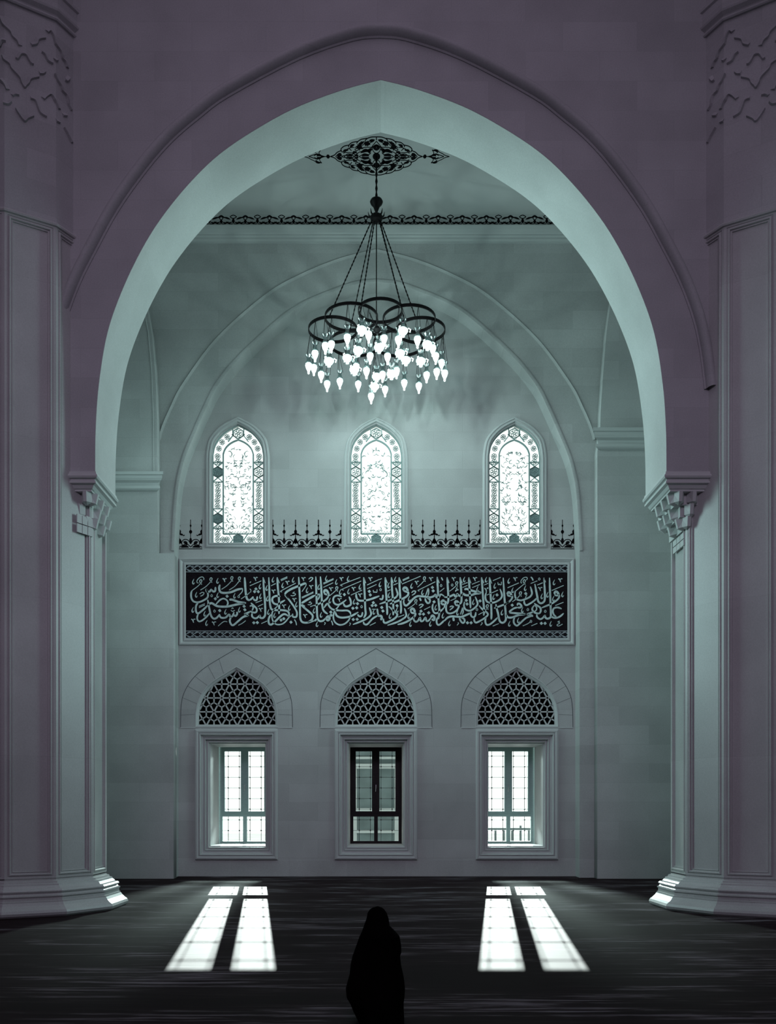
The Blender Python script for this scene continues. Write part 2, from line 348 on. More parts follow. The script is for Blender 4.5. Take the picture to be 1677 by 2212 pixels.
struct(MB().box(nx0, nx1, YN - .02, YN + .05, 0, .0).add([], []).box(na[0][0], na[-1][0], YN - .012, YN, 0, XZ(0, 1858, YN)[1]).build('baseboard_back', M['wall']))

def window_low(i, cx):
    Xc = (cx - CX) * sN; zb = XZ(0, 1827, YN)[1]
    root = bpy.data.objects.new('window_%d' % (i + 1), None); C.objects.link(root); root.location = (Xc, YN, zb); struct(root)
    # stepped stone surround
    fr = MB(); prof = [(0, 0), (0, .055), (.015, .075), (.05, .085), (.085, .075), (.095, .05), (.105, .05), (.115, .075), (.13, .08), (.145, .06), (.155, -.02), (.185, -.025), (.195, -.06), (.225, -.065), (.24, -.03), (.25, -.03), (.26, -.13), (.295, -.14), (.30, -.11), (.315, -.11), (.325, -.21), (.35, -.22), (.356, -.34), (.358, -.5)]
    fr.rings(rect(cx - 89, 1576, cx + 89, 1857, YN), prof, vmap(YN)); fr.build('stone_surround', M['trim'], root)
    x0_, x1_ = Xc - 59 * sN, Xc + 59 * sN; za_, zb_ = XZ(0, 1827, YN)[1], XZ(0, 1607, YN)[1]; rv = MB()
    O_ = rect(cx - 76.5, 1588.5, cx + 76.5, 1844.5, YN); rv.rings(O_, [(0, -.49), (.2085, -.49), (.2085, -1.5), (0, -1.5), (0, -.49)], vmap(YN)); rv.build('reveal', M['plain'], root)
    mw = M['wood'] if i == 1 else M['sash']  # outer frames take the colour lightened for glare
    s = YC / F; c = YC + .02
    def zz(py): return H + (CY - py) * s
    def xx(d): return Xc + d * s
    fm = MB(); F0, F1 = c, c + .10
    def bar(px0, py0, px1, py1, y0=F0, y1=F1, t=fm): t.box(xx(px0), xx(px1), y0, y1, zz(py1), zz(py0))
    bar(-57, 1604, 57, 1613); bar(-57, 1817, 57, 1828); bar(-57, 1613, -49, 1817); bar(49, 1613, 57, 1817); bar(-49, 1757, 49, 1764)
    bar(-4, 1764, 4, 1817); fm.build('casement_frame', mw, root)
    for sx in (-1, 1):
        sm = MB(); x0, x1 = (-50, 0) if sx < 0 else (0, 50)
        g0, g1 = (-43.5, -8.5) if sx < 0 else (7.5, 42)
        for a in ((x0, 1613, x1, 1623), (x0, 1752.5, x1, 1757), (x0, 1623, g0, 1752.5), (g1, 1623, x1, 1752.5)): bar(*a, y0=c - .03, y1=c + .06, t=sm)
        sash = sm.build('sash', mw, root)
        if sx < 0:
            hd = MB(); hx, hz = xx(0), zz(1700); hd.box(hx - .012, hx + .012, c - .05, c - .03, hz - .05, hz + .06); hd.tube([(hx, c - .055, hz), (hx, c - .085, hz), (hx - .01, c - .085, hz - .13)], .011, 8)
            hd.build('handle', M['chrome'], root)
        for (py0, py1, hs, ga, gb) in ((1623, 1752.5, (1633, 1656, 1679, 1702, 1725, 1748), g0, g1), (1764, 1817, (1771, 1794), -49 if sx < 0 else 4, -4 if sx < 0 else 49)):
            pane = MB().box(xx(ga), xx(gb), c + .02, c + .026, zz(py1), zz(py0)).build('pane', M['glass'], root)
            cm = MB(); vx = (-36, -12) if sx < 0 else (11, 35)
            for v_ in vx: cm.box(xx(v_) - .005, xx(v_) + .005, c + .010, c + .034, zz(py1), zz(py0))
            for h_ in hs:
                cm.box(xx(ga), xx(gb), c + .010, c + .034, zz(h_) - .005, zz(h_) + .005)
                for v_ in vx: cm.poly([(xx(v_) - .026, zz(h_)), (xx(v_), zz(h_) - .026), (xx(v_) + .026, zz(h_)), (xx(v_), zz(h_) + .026)], vmap(c + .034), -.0, .03)
            co_ = cm.build('leading', M['came'], root)
    return root
lows = [window_low(i, cx) for i, cx in enumerate(WX)]

# pierced stone grilles in the pointed lunettes
gl = ['left of the three', 'middle of the three', 'right of the three']
def clip_seg(p, q, inside):
    if not inside(*p) and not inside(*q):
        m_ = ((p[0] + q[0]) / 2, (p[1] + q[1]) / 2)
        if not inside(*m_): return None
    def edge(a, b_):
        lo, hi = 0., 1.
        for _ in range(14):
            t = (lo + hi) / 2
            if inside(a[0] + (b_[0] - a[0]) * t, a[1] + (b_[1] - a[1]) * t): lo = t
            else: hi = t
        return (a[0] + (b_[0] - a[0]) * lo, a[1] + (b_[1] - a[1]) * lo)
    m_ = p if inside(*p) else (q if inside(*q) else ((p[0] + q[0]) / 2, (p[1] + q[1]) / 2))
    return (edge(m_, p) if not inside(*p) else p, edge(m_, q) if not inside(*q) else q)
lun_s = smooth_pts(LUN[:-1], 6)
def lun_half(py):
    if py < 1439: return -1
    for (x0, y0), (x1, y1) in zip(lun_s, lun_s[1:]):
        if y0 <= py <= y1: return x0 + (x1 - x0) * (py - y0) / (y1 - y0 + 1e-9)
    return 90
for i, cx in enumerate(WX):
    t = thing('lattice_grille', ['pierced stone lattice in the pointed lunette above the left bright window', 'pierced stone lattice in the pointed lunette above the dark middle window', 'pierced stone lattice in the pointed lunette above the right bright window'][i], 'grille', ((cx - CX) * sN, YN, XZ(0, 1571, YN)[1]), 'lunette grilles above the lower windows')
    fr = MB(); fr.rings(arch_out(cx, LUN, YN), [(0, 0), (.0, .006), (.02, .006), (.03, -.03), (.075, -.06), (.08, -.10), (.08, -.16)], vmap(YN)); fr.build('rim', M['trim'], t)
    lt = MB(); inside = lambda x, y: abs(x) < lun_half(y - 0) - 6.5 and lun_half(y - 8) > 0 and y < 1566
    rowh, sp_ = 30.1, 33.65; segs = []
    nodes = lambda r, k: (k * sp_ + (sp_ / 2 if r % 2 else 0), 1567 - 31.3 + 31.3 - rowh * r)
    y0 = 1566.8
    def nd(r, k): return ((k + (.5 if r % 2 else 0)) * sp_, y0 - rowh * r)
    for r in range(0, 5):
        for k in range(-4, 4):
            a, b_ = nd(r, k), nd(r, k + 1)
            if r % 2: u = nd(r + 1, k + 1); dn = nd(r - 1, k + 1)
            else: u = nd(r + 1, k); dn = nd(r - 1, k)
            for tri in ((a, b_, u), (a, b_, dn)):
                c_ = (sum(q[0] for q in tri) / 3, sum(q[1] for q in tri) / 3)
                for e0, e1 in ((0, 1), (1, 2), (0, 2)):
                    m_ = ((tri[e0][0] + tri[e1][0]) / 2, (tri[e0][1] + tri[e1][1]) / 2); segs.append((c_, m_, 2.5))
            segs.append((a, b_, 2.9)); segs.append((a, u, 2.9)); segs.append((b_, u, 2.9))
    for a, b_, w_ in segs:
        s_ = clip_seg(a, b_, inside)
        if s_ and math.hypot(s_[0][0] - s_[1][0], s_[0][1] - s_[1][1]) > 1: lt.ribbon([(cx + s_[0][0], s_[0][1]), (cx + s_[1][0], s_[1][1])], [w_, w_], pmap(YN), -.16, -.10)
    lt.build('lattice', M['trim'], t)
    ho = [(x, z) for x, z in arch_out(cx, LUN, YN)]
    plate('dark_backing', [ho], YN + .42, YN + .46, M['void'], t)  # added black sheet painted as the shaded void, shutting out the sky
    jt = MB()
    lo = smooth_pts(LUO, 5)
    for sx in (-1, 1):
        q = [(cx + sx * x, y) for x, y in lo]; jt.ribbon(q, [1.1] * len(q), pmap(YN), 0, .004)  # raised dark strip, the groove's shadow given as colour
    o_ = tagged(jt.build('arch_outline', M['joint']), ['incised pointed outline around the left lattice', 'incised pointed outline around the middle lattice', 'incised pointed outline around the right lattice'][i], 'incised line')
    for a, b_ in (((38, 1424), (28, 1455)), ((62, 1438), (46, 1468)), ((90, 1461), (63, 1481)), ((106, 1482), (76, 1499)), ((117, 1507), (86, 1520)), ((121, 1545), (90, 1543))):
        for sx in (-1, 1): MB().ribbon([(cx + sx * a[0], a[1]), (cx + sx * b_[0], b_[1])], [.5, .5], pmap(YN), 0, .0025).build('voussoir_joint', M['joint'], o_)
    for sx in (-1, 1): MB().ribbon([(cx + sx * 89, 1572), (cx + sx * 121, 1572)], [2, 2], pmap(YN), 0, .015).build('springing_fillet', M['trim'], o_)

# upper coloured-glass windows with gypsum tracery
def window_up(i, cx):
    Xc = (cx - CX) * sN; zb = XZ(0, 1174, YN)[1]; rnd = random.Random(i + 3)
    root = bpy.data.objects.new('window_%d' % (i + 4), None); C.objects.link(root); root.location = (Xc, YN, zb); struct(root)
    fr = MB(); fr.rings(arch_out(cx, UPO, YN), [(0, 0), (.01, .03), (.03, .045), (.055, .045), (.065, .022), (.085, .022), (.10, .05), (.125, .05), (.14, .0), (.155, -.03), (.16, -.12)], vmap(YN))
    fr.build('stone_surround', M['trim'], root, 40)
    mp = lambda x, y, d: pmap(YN)(cx + x, y, d - .09)
    tr = MB(); q = smooth_pts(UPI[:-1], 5)
    full = [(-x, y) for x, y in reversed(q)] + q[1:]; loop = [(-56, 1174)] + full + [(56, 1174), (-56, 1174)]
    tr.ribbon([(x * .985, y) for x, y in loop], [3] * len(loop), mp, -.03, .01)
    inn = smooth_pts([(0, 947), (12, 952), (22, 959), (29, 968), (32.6, 978)], 5)
    loop = [(-32.6, 1151)] + [(-x, y) for x, y in reversed(inn)] + inn[1:] + [(32.6, 1151), (-32.6, 1151)]
    tr.ribbon(loop, [3.0] * len(loop), mp, -.03, .012)
    def hexa(x, y, r, solid=False):
        pts = [(x + r * math.cos(PI / 2 + k * PI / 3), y + r * math.sin(PI / 2 + k * PI / 3)) for k in range(7)]
        if solid: tr.poly(pts[:6], mp, -.02, -.008)
        tr.ribbon(pts, [1.6] * 7, mp, -.03, .012)
    def flower(x, y, r):
        for k in range(6):
            a = k * PI / 3 + .3; c_ = (x + r * .55 * math.cos(a), y + r * .55 * math.sin(a))
            pts = [(c_[0] + r * .36 * math.cos(t), c_[1] + r * .36 * math.sin(t)) for t in [j * PI / 4 for j in range(9)]]
            tr.ribbon(pts, [1.0] * 9, mp, -.02, .005)
    for sx in (-1, 1):
        for y in (1017, 1118):
            solid = (i == 0 and sx < 0) or (i == 2 and sx > 0)
            hexa(sx * 44.3, y, 11.5, solid); flower(sx * 44.3, y, 8.5)
            for dy in (-1, 1):
                yy = y + dy * 12
                tr.ribbon([(sx * 34, yy + dy * 9), (sx * 44.3, yy), (sx * 55, yy + dy * 9)], [1.8] * 3, mp, -.03, .012)
                tr.ribbon([(sx * 34, yy + dy * 9.5), (sx * 55, yy + dy * 9.5)], [1.5] * 2, mp, -.03, .012)
                tr.ribbon([(sx * 34, yy - dy * 6), (sx * 44.3, yy), (sx * 55, yy - dy * 6)], [1.8] * 3, mp, -.03, .012)
        for y in (983, 995, 1045, 1057, 1068, 1079, 1091, 1140, 1152, 1163): flower(sx * 44.3 + rnd.uniform(-1, 1), y, 7)
        for x, y in ((24, 941), (35, 952), (42, 966), (33, 1163), (24, 1163)): flower(sx * x, y, 6.5)
        tr.ribbon([(sx * 12, 921), (sx * 12, 938), (sx * 22, 951)], [1.8] * 3, mp, -.03, .012)
        tr.ribbon([(sx * 3, 944), (sx * 14, 935)], [1.5] * 2, mp, -.03, .012)
        tr.ribbon([(sx * 12, 1164), (sx * 20, 1152)], [1.6] * 2, mp, -.03, .012); tr.ribbon([(sx * 12, 1164), (sx * 20, 1174)], [1.6] * 2, mp, -.03, .012)
    hexa(0, 933, 11.5); flower(0, 933, 9); hexa(0, 1163, 12, True); flower(0, 1163, 9)
    # arabesque lines of the middle field
    for k in range(105):
        y = rnd.uniform(965, 1148); x = rnd.uniform(3, 29) ; a = rnd.uniform(0, 2 * PI); r = rnd.uniform(2.5, 5.5)
        if y < 985 and x > 20: continue
        arc = [(x + r * math.cos(a + t * .5), y + r * math.sin(a + t * .5)) for t in range(6)]
        for sx in (-1, 1):
            if rnd.random() < .8: tr.ribbon([(sx * u, v) for u, v in arc], leafw(6, rnd.uniform(.8, 2.0)), mp, -.02, 0)
    for k in range(11): tr.ribbon([(-30 + k * 6 - 2.5, 1150), (-30 + k * 6, 1145), (-30 + k * 6 + 2.5, 1150)], [1.0] * 3, mp, -.02, 0)
    tr.build('tracery', M['tracery'], root)
    plate('pane', [arch_out(cx, UPI, YN)], YN + .14, YN + .145, M['glass'], root)
    return root
for i, cx in enumerate(UX): window_up(i, cx)

# ---------------------------------------------------------------- outside, seen through the lower windows
tagged(MB().box(-40, 40, 25.75, 70, -.25, -.05).build('terrace', M['terr']), 'pale paved terrace outside, seen through the lower windows', 'terrace')
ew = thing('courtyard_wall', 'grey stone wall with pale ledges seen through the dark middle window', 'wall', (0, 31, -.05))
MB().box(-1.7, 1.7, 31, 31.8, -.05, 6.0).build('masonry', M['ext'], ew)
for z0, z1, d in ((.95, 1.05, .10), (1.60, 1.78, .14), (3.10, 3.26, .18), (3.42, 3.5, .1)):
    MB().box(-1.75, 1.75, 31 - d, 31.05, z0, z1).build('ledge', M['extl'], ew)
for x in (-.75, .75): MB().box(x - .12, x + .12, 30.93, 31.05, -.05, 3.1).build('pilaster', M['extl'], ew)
bl = thing('balustrade', 'low grey balustrade outside, seen through the right window', 'balustrade', (4.6, 31, -.05))
MB().box(3.4, 6.4, 30.95, 31.05, 1.05, 1.12).build('rail', M['ext'], bl); MB().box(3.4, 6.4, 30.95, 31.05, .45, .52).build('rail', M['ext'], bl)
for k in range(11):
    x = 3.45 + k * .28; MB().box(x - .03, x + .03, 30.96, 31.04, -.05 if k % 5 == 0 else .5, 1.08 if k % 5 else 1.2).build('baluster', M['ext'], bl)
for i in range(2):
    cx = WX[0] if i == 0 else WX[2]
    x = (cx - CX) * sN

# ---------------------------------------------------------------- calligraphy panel
cp = thing('calligraphy_panel', 'long black panel of pale Arabic calligraphy in a moulded frame', 'calligraphy panel', (0, YN, XZ(0, 1393, YN)[1]))
fr = MB(); fr.rings(rect(388, 1206.5, 1240, 1393.5, YN), [(0, 0), (0, .05), (.03, .06), (.035, .045), (.055, .04), (.10, .0), (.115, .03), (.15, .035), (.165, .03), (.168, -.0)], vmap(YN))
fr.build('frame', M['trim'], cp)
MB().box(*[XZ(400, 0, YN)[0], XZ(1228, 0, YN)[0]], YN - .012, YN, XZ(0, 1381, YN)[1], XZ(0, 1219, YN)[1]).build('black_tile_field', M['tile'], cp)
PM = pmap(YN)
for y0, y1 in ((1220, 1236), (1363, 1379)):
    bd = MB(); yc = (y0 + y1) / 2
    for yy in (y0 + .3, y1 - .3): bd.ribbon([(402, yy), (1226, yy)], [1.3, 1.3], PM, .012, .020)
    for ph in (0, PI):
        q = [(402 + k * 1.6, yc + 5.6 * math.sin(k * 1.6 / 16.2 * PI + ph)) for k in range(516)]; bd.ribbon(q, [1.25] * len(q), PM, .012, .020)
    for k in range(102):
        x = 402 + 4 + k * 8.1
        for s_ in (-1, 1):
            q = smooth_pts([(x, yc + s_ * 1), (x + 2.2, yc + s_ * 4.4), (x + 5.5, yc + s_ * 3.5)], 3); bd.ribbon(q, leafw(len(q), 1.6), PM, .012, .018)
    bd.build('border_band', M['band'], cp)
LET = {
400: ["50:545,440 570,520 640,515 690,450|690,470 730,515 780,500 790,400|590,560", "45:545,440 595,580 575,680 450,760 330,795 220,770 165,680 160,560 185,490", "20:185,490 320,390 400,310|400,480 540,390 660,270|945,460 1080,370 1210,240|1140,480 1290,380 1400,250|1450,710 1600,610 1677,540|360,900 515,830|360,935 515,865|860,1410 950,1330 1020,1290 1095,1300|1380,1390 1480,1340 1570,1270", "24:350,300 310,280 320,220 380,160 450,140 490,180 480,220|380,580 440,540 490,550 470,600 400,640|1190,1000 1230,1030 1290,1000|1205,965 1230,940 1255,960|1490,440 1480,520 1400,610", "55:905,340 885,430 920,530 1040,555 1200,530 1350,470 1490,440|1150,730 1230,730 1400,790 1580,815|1560,825 1350,850 1100,905 900,905 800,880 700,820 650,830 600,860|1545,150 1560,400 1580,600 1610,710 1677,750", "40:800,850 900,740 1000,700 1090,750 1110,830 1080,870|640,1070 560,1170 450,1260 370,1290 320,1240 320,1160 345,1100", "48:600,860 480,980 350,1080 300,1060 280,980 290,880 340,810|590,730 610,850 640,1000 680,1150 750,1220 830,1190 900,1100|900,1120 930,1190 1050,1190 1140,1110 1170,1170 1230,1150 1270,1050|1270,1120 1310,1150 1350,1100 1345,1040|1530,1100 1600,1080 1677,1040|1530,1110 1600,1120 1650,1150|1650,1150 1600,1150 1500,1180 1380,1280 1240,1390 1170,1320 1165,1240 1200,1170",
 "t:215,260 840,240 290,600 845,610 1280,625 200,990 508,1090 1048,1040 1405,985 555,1330", "v:1030,210 220,1260 755,1330", "d:1090,640 785,705 900,1010 1530,900 1550,990", "o:690,625 765,1025 1390,650", "p:410,260 675,210 1215,180 1410,190"],
540: ["20:0,370 300,240|550,370 670,310|150,810 315,745|210,905 345,840|300,1345 445,1280|835,525 810,500 1190,300|800,210 970,135|805,240 970,165|1345,665 1645,525|1350,690 1645,550|1565,910 1677,870|1060,620 1120,630 1180,600 1170,570 1110,560 1160,525|1500,850 1550,860 1600,830 1590,810 1530,800 1580,770|355,170 400,300|720,170 770,300|0,450 30,480 20,540|0,290 30,260|1460,310 1450,370 1350,520", "50:345,150 365,450 390,750 400,1000 395,1130 340,1200 270,1190 270,1120|490,150 505,450 515,750 540,930 590,990 700,1000 850,1000 960,1020 1010,1070 1020,1170|1020,1170 930,1110 860,1110 770,1180 660,1290 560,1370 500,1350 485,1260 510,1170 550,1110|710,150 725,400 750,650 760,900 755,1100|790,650 690,630 600,670 580,740 620,820 720,850 810,800 910,740|1265,140 1280,400 1295,700 1300,1000 1310,1220 1370,1310 1500,1320 1677,1270|1330,870 1450,970 1590,1090 1630,1160 1600,1250 1500,1310", "45:270,1120 200,1190 130,1210 60,1160 60,1080|1110,1090 1110,1160 1160,1180 1210,1160 1220,1070 1180,970 1060,790 940,640 905,600|0,740 50,700 95,650|95,700 130,745 180,730 195,640|30,810 100,880 170,950 180,1020 140,1060 60,1050 0,1020", "35:740,870 660,950 600,1020 575,1100 580,1220 620,1310 700,1370 830,1360 930,1290 1010,1190 1100,1120|0,900 50,880 90,930 60,1010", "55:905,590 960,520 1100,440 1300,360 1400,315 1460,310|1677,620 1500,720 1340,820", "26:920,600 1000,700|1340,850 1430,900|1150,1240 1190,1300 1210,1390|1520,200 1580,155 1630,170 1600,220 1540,265",
 "t:598,210 260,385 275,640 435,425 450,700 850,355 1120,215 480,1045 640,1130 1020,940 1205,850 1480,485 1660,1010", "v:155,180 620,505 980,280 890,890 1160,725 290,980 1395,185 1595,390 1440,1140", "d:810,1255 880,1220 1065,1310 160,450 125,520 220,520 105,1325 195,1320"],
680: ["50:30,130 40,400 50,700 60,1000 75,1200 130,1280 220,1270 290,1200|150,130 170,400 185,700 200,900 240,1020 340,1100|890,650 930,750 935,850 850,900 780,890 745,820|1270,150 1285,400 1300,700 1310,950 1320,1100 1270,1200|1075,570 1080,660 1130,740 1250,755 1400,730 1550,680 1677,630|540,1050 570,1140 680,1190 850,1180 970,1140 1130,1050|0,1280 50,1230", "60:290,1200 360,1160 385,1220 340,1260 290,1210|245,560 260,490 310,490 350,560 360,640", "45:245,560 290,590 350,600|360,640 300,720 180,800 60,860 0,890|705,655 600,620 510,650 480,730 510,820 600,860 700,820 820,730|245,940 290,870 340,830 380,900 450,970 560,1000 700,1010 850,1010 920,1060 930,1120|1110,1110 1160,1160 1220,1140 1240,1050|1415,930 1450,1030 1455,1120 1360,1210 1200,1290 990,1370|1620,960 1640,1100 1677,1170|1650,1130 1500,1220 1370,1360 1290,1360 1260,1300", "40:0,620 80,600 120,590 125,650 75,740|640,870 560,970 510,1040 485,1150 500,1260 560,1340 660,1380 780,1350 880,1260 930,1160", "20:225,300 490,180|230,325 490,205|225,410 480,290|720,380 690,360 705,335 1185,150|750,485 715,470 730,450 1205,245|940,610 1225,480|1355,350 1677,200|1360,445 1600,335|380,630 470,560 560,480|1280,170 1325,300|1515,480 1530,540 1565,520 1575,540 1610,530 1615,460|1430,1395 1580,1320|1485,975 1590,975|250,1320 280,1330 250,1380|900,1330 930,1345 900,1400", "28:430,1270 455,1320 470,1390", "t:300,175 105,400 560,270 865,185 660,530 875,515 1170,395 1020,780 390,750 165,1120 60,1360 1530,1040", "v:430,445 700,185 1015,440 1450,185 1185,605 650,725", "d:770,595 420,1050 425,1130 1090,940 1000,1240 1100,1235 1415,515 1440,605 1520,805 1490,880 1580,875 990,950 1110,830", "o:1215,910", "p:575,440"],
820: ["50:150,150 165,450 185,750 200,1000 200,1120|310,150 325,450 350,750 360,1000 355,1130|510,150 525,450 545,750 560,950 550,1090|1495,140 1510,450 1530,750 1550,1000 1530,1230|610,480 660,510 740,540 740,600 680,660 560,720 400,790 270,840|640,720 625,790 650,860 700,880 780,810 880,700 980,640 1070,640 1180,650 1300,670 1400,640 1450,600 1480,670 1540,660 1590,590 1677,640|240,900 330,980 430,1060 460,1130 400,1210 260,1290 160,1330 110,1300 105,1220|800,1030 850,1070 925,1080 920,1140 860,1200 740,1280 600,1340 470,1370", "60:610,480 640,420 700,430 740,520|800,1020 840,960 890,980 920,1060|1330,1190 1370,1140 1420,1180 1410,1250 1350,1230|1590,800 1640,750 1677,770|0,1140 50,1160 60,1220 20,1240", "45:420,420 450,500 470,590 420,670 300,730 150,790 0,840|0,700 60,720 85,680 90,600|1040,680 1075,760|1180,690 1200,760 1250,820 1300,790 1300,720 1230,680|645,950 680,1050 690,1150 600,1230 450,1310 210,1390|890,1150 890,1250 940,1300 1000,1270 1050,1190 1070,1280 1130,1270 1190,1190 1220,1280 1280,1260 1330,1190|1390,830 1370,930 1400,1040 1460,1080 1560,1040 1677,930|1590,800 1630,850 1677,840|1520,1170 1480,1260 1490,1350 1540,1380 1620,1320 1677,1260", "30:1190,630 1230,530 1260,440 1275,540 1250,640|830,550 880,505 935,515 910,570 840,615|1020,885 1070,850 1130,860 1100,900 1040,945|1600,150 1640,230", "20:605,240 770,165|600,215 765,140|580,325 1065,120|365,350 475,300|205,505 285,470|985,405 1080,320 1160,230|1030,510 995,490 1010,480 1445,265|0,210 60,180|735,965 850,890 940,810|480,1180 640,1120|1155,990 1315,910|1560,520 1677,430|160,170 205,300|320,170 360,300|520,170 570,300|1505,170 1550,300", "t:410,200 235,355 245,610 830,370 765,700 1110,535 1455,930 755,1150 800,1355 1315,1350 1640,1140 10,330 455,990 270,1150", "v:970,280 1340,185", "o:30,470 1595,365", "d:455,885 1370,410 1390,500 1415,785 60,930 90,1020 1075,1025 1045,1100 1140,1100 1275,1065", "p:1165,185 945,775"],
960: ["50:75,150 90,400 105,650 100,780 60,850|410,150 430,400 445,650 440,780 400,830 330,820|635,150 650,400 665,650 680,950|965,150 985,400 1005,700 1030,1000 1020,1140|1170,150 1190,500 1210,800 1220,1100 1215,1240|1525,160 1545,500 1570,850 1590,1100 1590,1250 1530,1320 1460,1310 1420,1240 1390,1080 1350,930 1335,840|480,550 430,630 380,620 330,580 330,620 290,650 250,600 200,620 100,660 0,660|0,1280 90,1190 200,1160 350,1170 450,1170 600,1110 680,1070|0,780 40,790 30,850 0,930", "55:520,470 580,450 700,490 850,530 960,545|950,565 820,570 700,610 580,615 510,590 480,550|230,1190 250,1280", "60:270,830 300,770 350,790 375,860", "45:270,830 310,870 375,880 360,950 290,1030 180,1080 90,1070 50,1000 50,900 70,840|525,780 510,880 540,970 620,1010 700,1000 800,930 860,850 850,770 800,650|1090,530 1065,620 1070,710 1110,780 1200,810 1320,790 1440,720 1490,640 1480,550 1440,450|390,1190 420,1270 480,1330 525,1290 510,1220 440,1190|690,1040 690,1130 740,1180 800,1150 815,1050|900,880 980,970 1080,1040 1130,1110 1060,1190 920,1280 820,1320 775,1270 775,1190|1080,1190 1060,1280 1090,1370 1170,1370 1290,1280 1390,1180|1677,780 1560,850 1400,910 1290,950", "30:415,1110 450,1020 475,940 490,1040 460,1120|140,920 190,895 235,910 200,950 140,1000|1040,430 1080,470 1090,530|1100,440 1140,420|300,440 340,420|290,520 310,480 370,470", "20:135,510 230,440 320,350|465,335 600,285|470,415 600,360|715,330 915,250|725,415 920,335|1030,350 1135,305|1260,235 1460,150|1100,610 1390,480|160,755 305,690|885,1115 1010,1050|1255,1410 1410,1345|1070,985 1110,955|85,170 125,295|420,170 465,300|645,170 690,300|975,170 1025,300|1180,170 1230,310|1385,280 1400,345 1430,320 1445,345 1475,335 1480,265|350,1320 370,1340 330,1390|960,1320 985,1335 940,1390", "v:250,185 800,185", "t:515,205 860,450 1080,210 1305,370 1275,660 750,790 340,1060 1490,1060 130,1340", "o:205,350 845,985", "d:570,745 590,840 925,760 1365,605 600,1325 695,1325", "p:325,310 1115,905"],
1090: ["60:70,590 100,540 150,560 190,640|1290,580 1320,520 1370,540 1410,610", "45:70,590 110,630 195,640 190,700 120,780 40,830|670,390 700,490 710,580 650,660 520,720 400,745 300,700 270,600 280,510|840,680 760,760 640,840 560,870 515,820 510,750|1050,1120 990,1200 920,1230 850,1180 835,1110|1290,590 1340,620 1415,620 1400,690 1330,760 1200,840 1080,890 960,940|1480,965 1380,930 1280,950 1250,1030 1280,1120 1340,1170|1530,1080 1440,1160 1340,1200 1260,1190 1210,1150|770,820 830,870 920,930 940,1010 900,1080 800,1070 730,1010 720,950 770,870|750,1040 650,1080 590,1110 700,1130 730,1170|700,1160 600,1180 520,1230 400,1340 320,1400 250,1340 240,1250 270,1180|330,930 250,950 160,1010 120,1050", "50:785,320 820,500 850,650 870,760 930,820 1010,790 1045,700 1040,450 1020,160|1165,160 1175,450 1190,800 1200,1100 1190,1180 1120,1220 1060,1190 1050,1120|330,880 350,830 400,840 440,900 400,930 330,930|120,1060 250,1075 400,1085 545,1100|540,1110 400,1120 300,1150 180,1190 80,1180 50,1110", "22:80,420 370,295|680,310 850,240|845,350 990,290|1225,490 1530,360|1315,880 1525,795|475,1405 600,1350 680,1290|695,1405 850,1340|450,300 425,280 440,220 500,160 570,150 590,180 570,220|280,510 400,410 510,320|580,600 540,680|205,780 330,690 410,600|1025,180 1065,280|1430,1280 1380,1300 1430,1330 1360,1380 1400,1410 1500,1360", "32:770,870 820,910 830,980 780,1040|680,140 720,180 740,235", "v:285,185 1450,215 930,440", "t:110,240 210,480 535,430 1280,280 1500,590 965,640 1265,700 460,990 355,1260 125,1350 1195,1350 1110,600", "o:900,195 605,985 1055,1030 685,1290", "d:550,570 200,870 955,1340 1050,1340", "p:515,260 415,570"]}
lm = MB()
for ox, rows in LET.items():
    mp = lambda x, y, d, ox=ox: PM(ox + x / 11.98, 1235 + y / 11.98, d)
    for row in rows:
        k, body = row.split(':', 1)
        if k.isdigit():
            for s_ in body.split('|'):
                q = num(s_)
                if len(q) < 2: continue
                q = smooth_pts(q, 5); wd = float(k)
                lm.ribbon(q, taper(len(q), wd, .5, .12) if wd > 24 else [wd * .9] * len(q), mp, .012, .022)
        else:
            for x, y in num(body):
                if k == 'd': lm.poly([(x - 44, y - 6), (x + 4, y - 44), (x + 44, y + 6), (x - 4, y + 44)], mp, .012, .022)
                elif k == 't':
                    q = smooth_pts([(x + 20, y - 70), (x - 14, y), (x - 12, y + 50), (x + 12, y + 60), (x + 34, y + 22)], 4); lm.ribbon(q, [8 + 22 * math.sin(PI * min(1, i / len(q) * 1.1)) for i in range(len(q))], mp, .012, .022)
                elif k == 'v':
                    lm.ribbon(num(f'{x-55},{y-30} {x-25},{y-15} {x+5},{y+60}'), [30, 28, 20], mp, .012, .022); lm.ribbon(num(f'{x-5},{y+10} {x+15},{y-35} {x+35},{y-25} {x+50},{y-30}'), [12, 20, 24, 18], mp, .012, .022)
                elif k == 'o':
                    q = [(x + 23 * math.cos(t * PI / 5), y + 28 * math.sin(t * PI / 5)) for t in range(11)]; lm.ribbon(q, [16] * 11, mp, .012, .022); lm.ribbon(num(f'{x-4},{y-24} {x-4},{y-44}'), [14, 8], mp, .012, .022)
                elif k == 'p':
                    q = smooth_pts([(x + 25, y + 75), (x - 30, y + 5), (x - 8, y - 48), (x + 28, y - 25), (x - 8, y + 60)], 4); lm.ribbon(q, [22] * len(q), mp, .012, .022)
lm.build('lettering', M['letter'], cp)

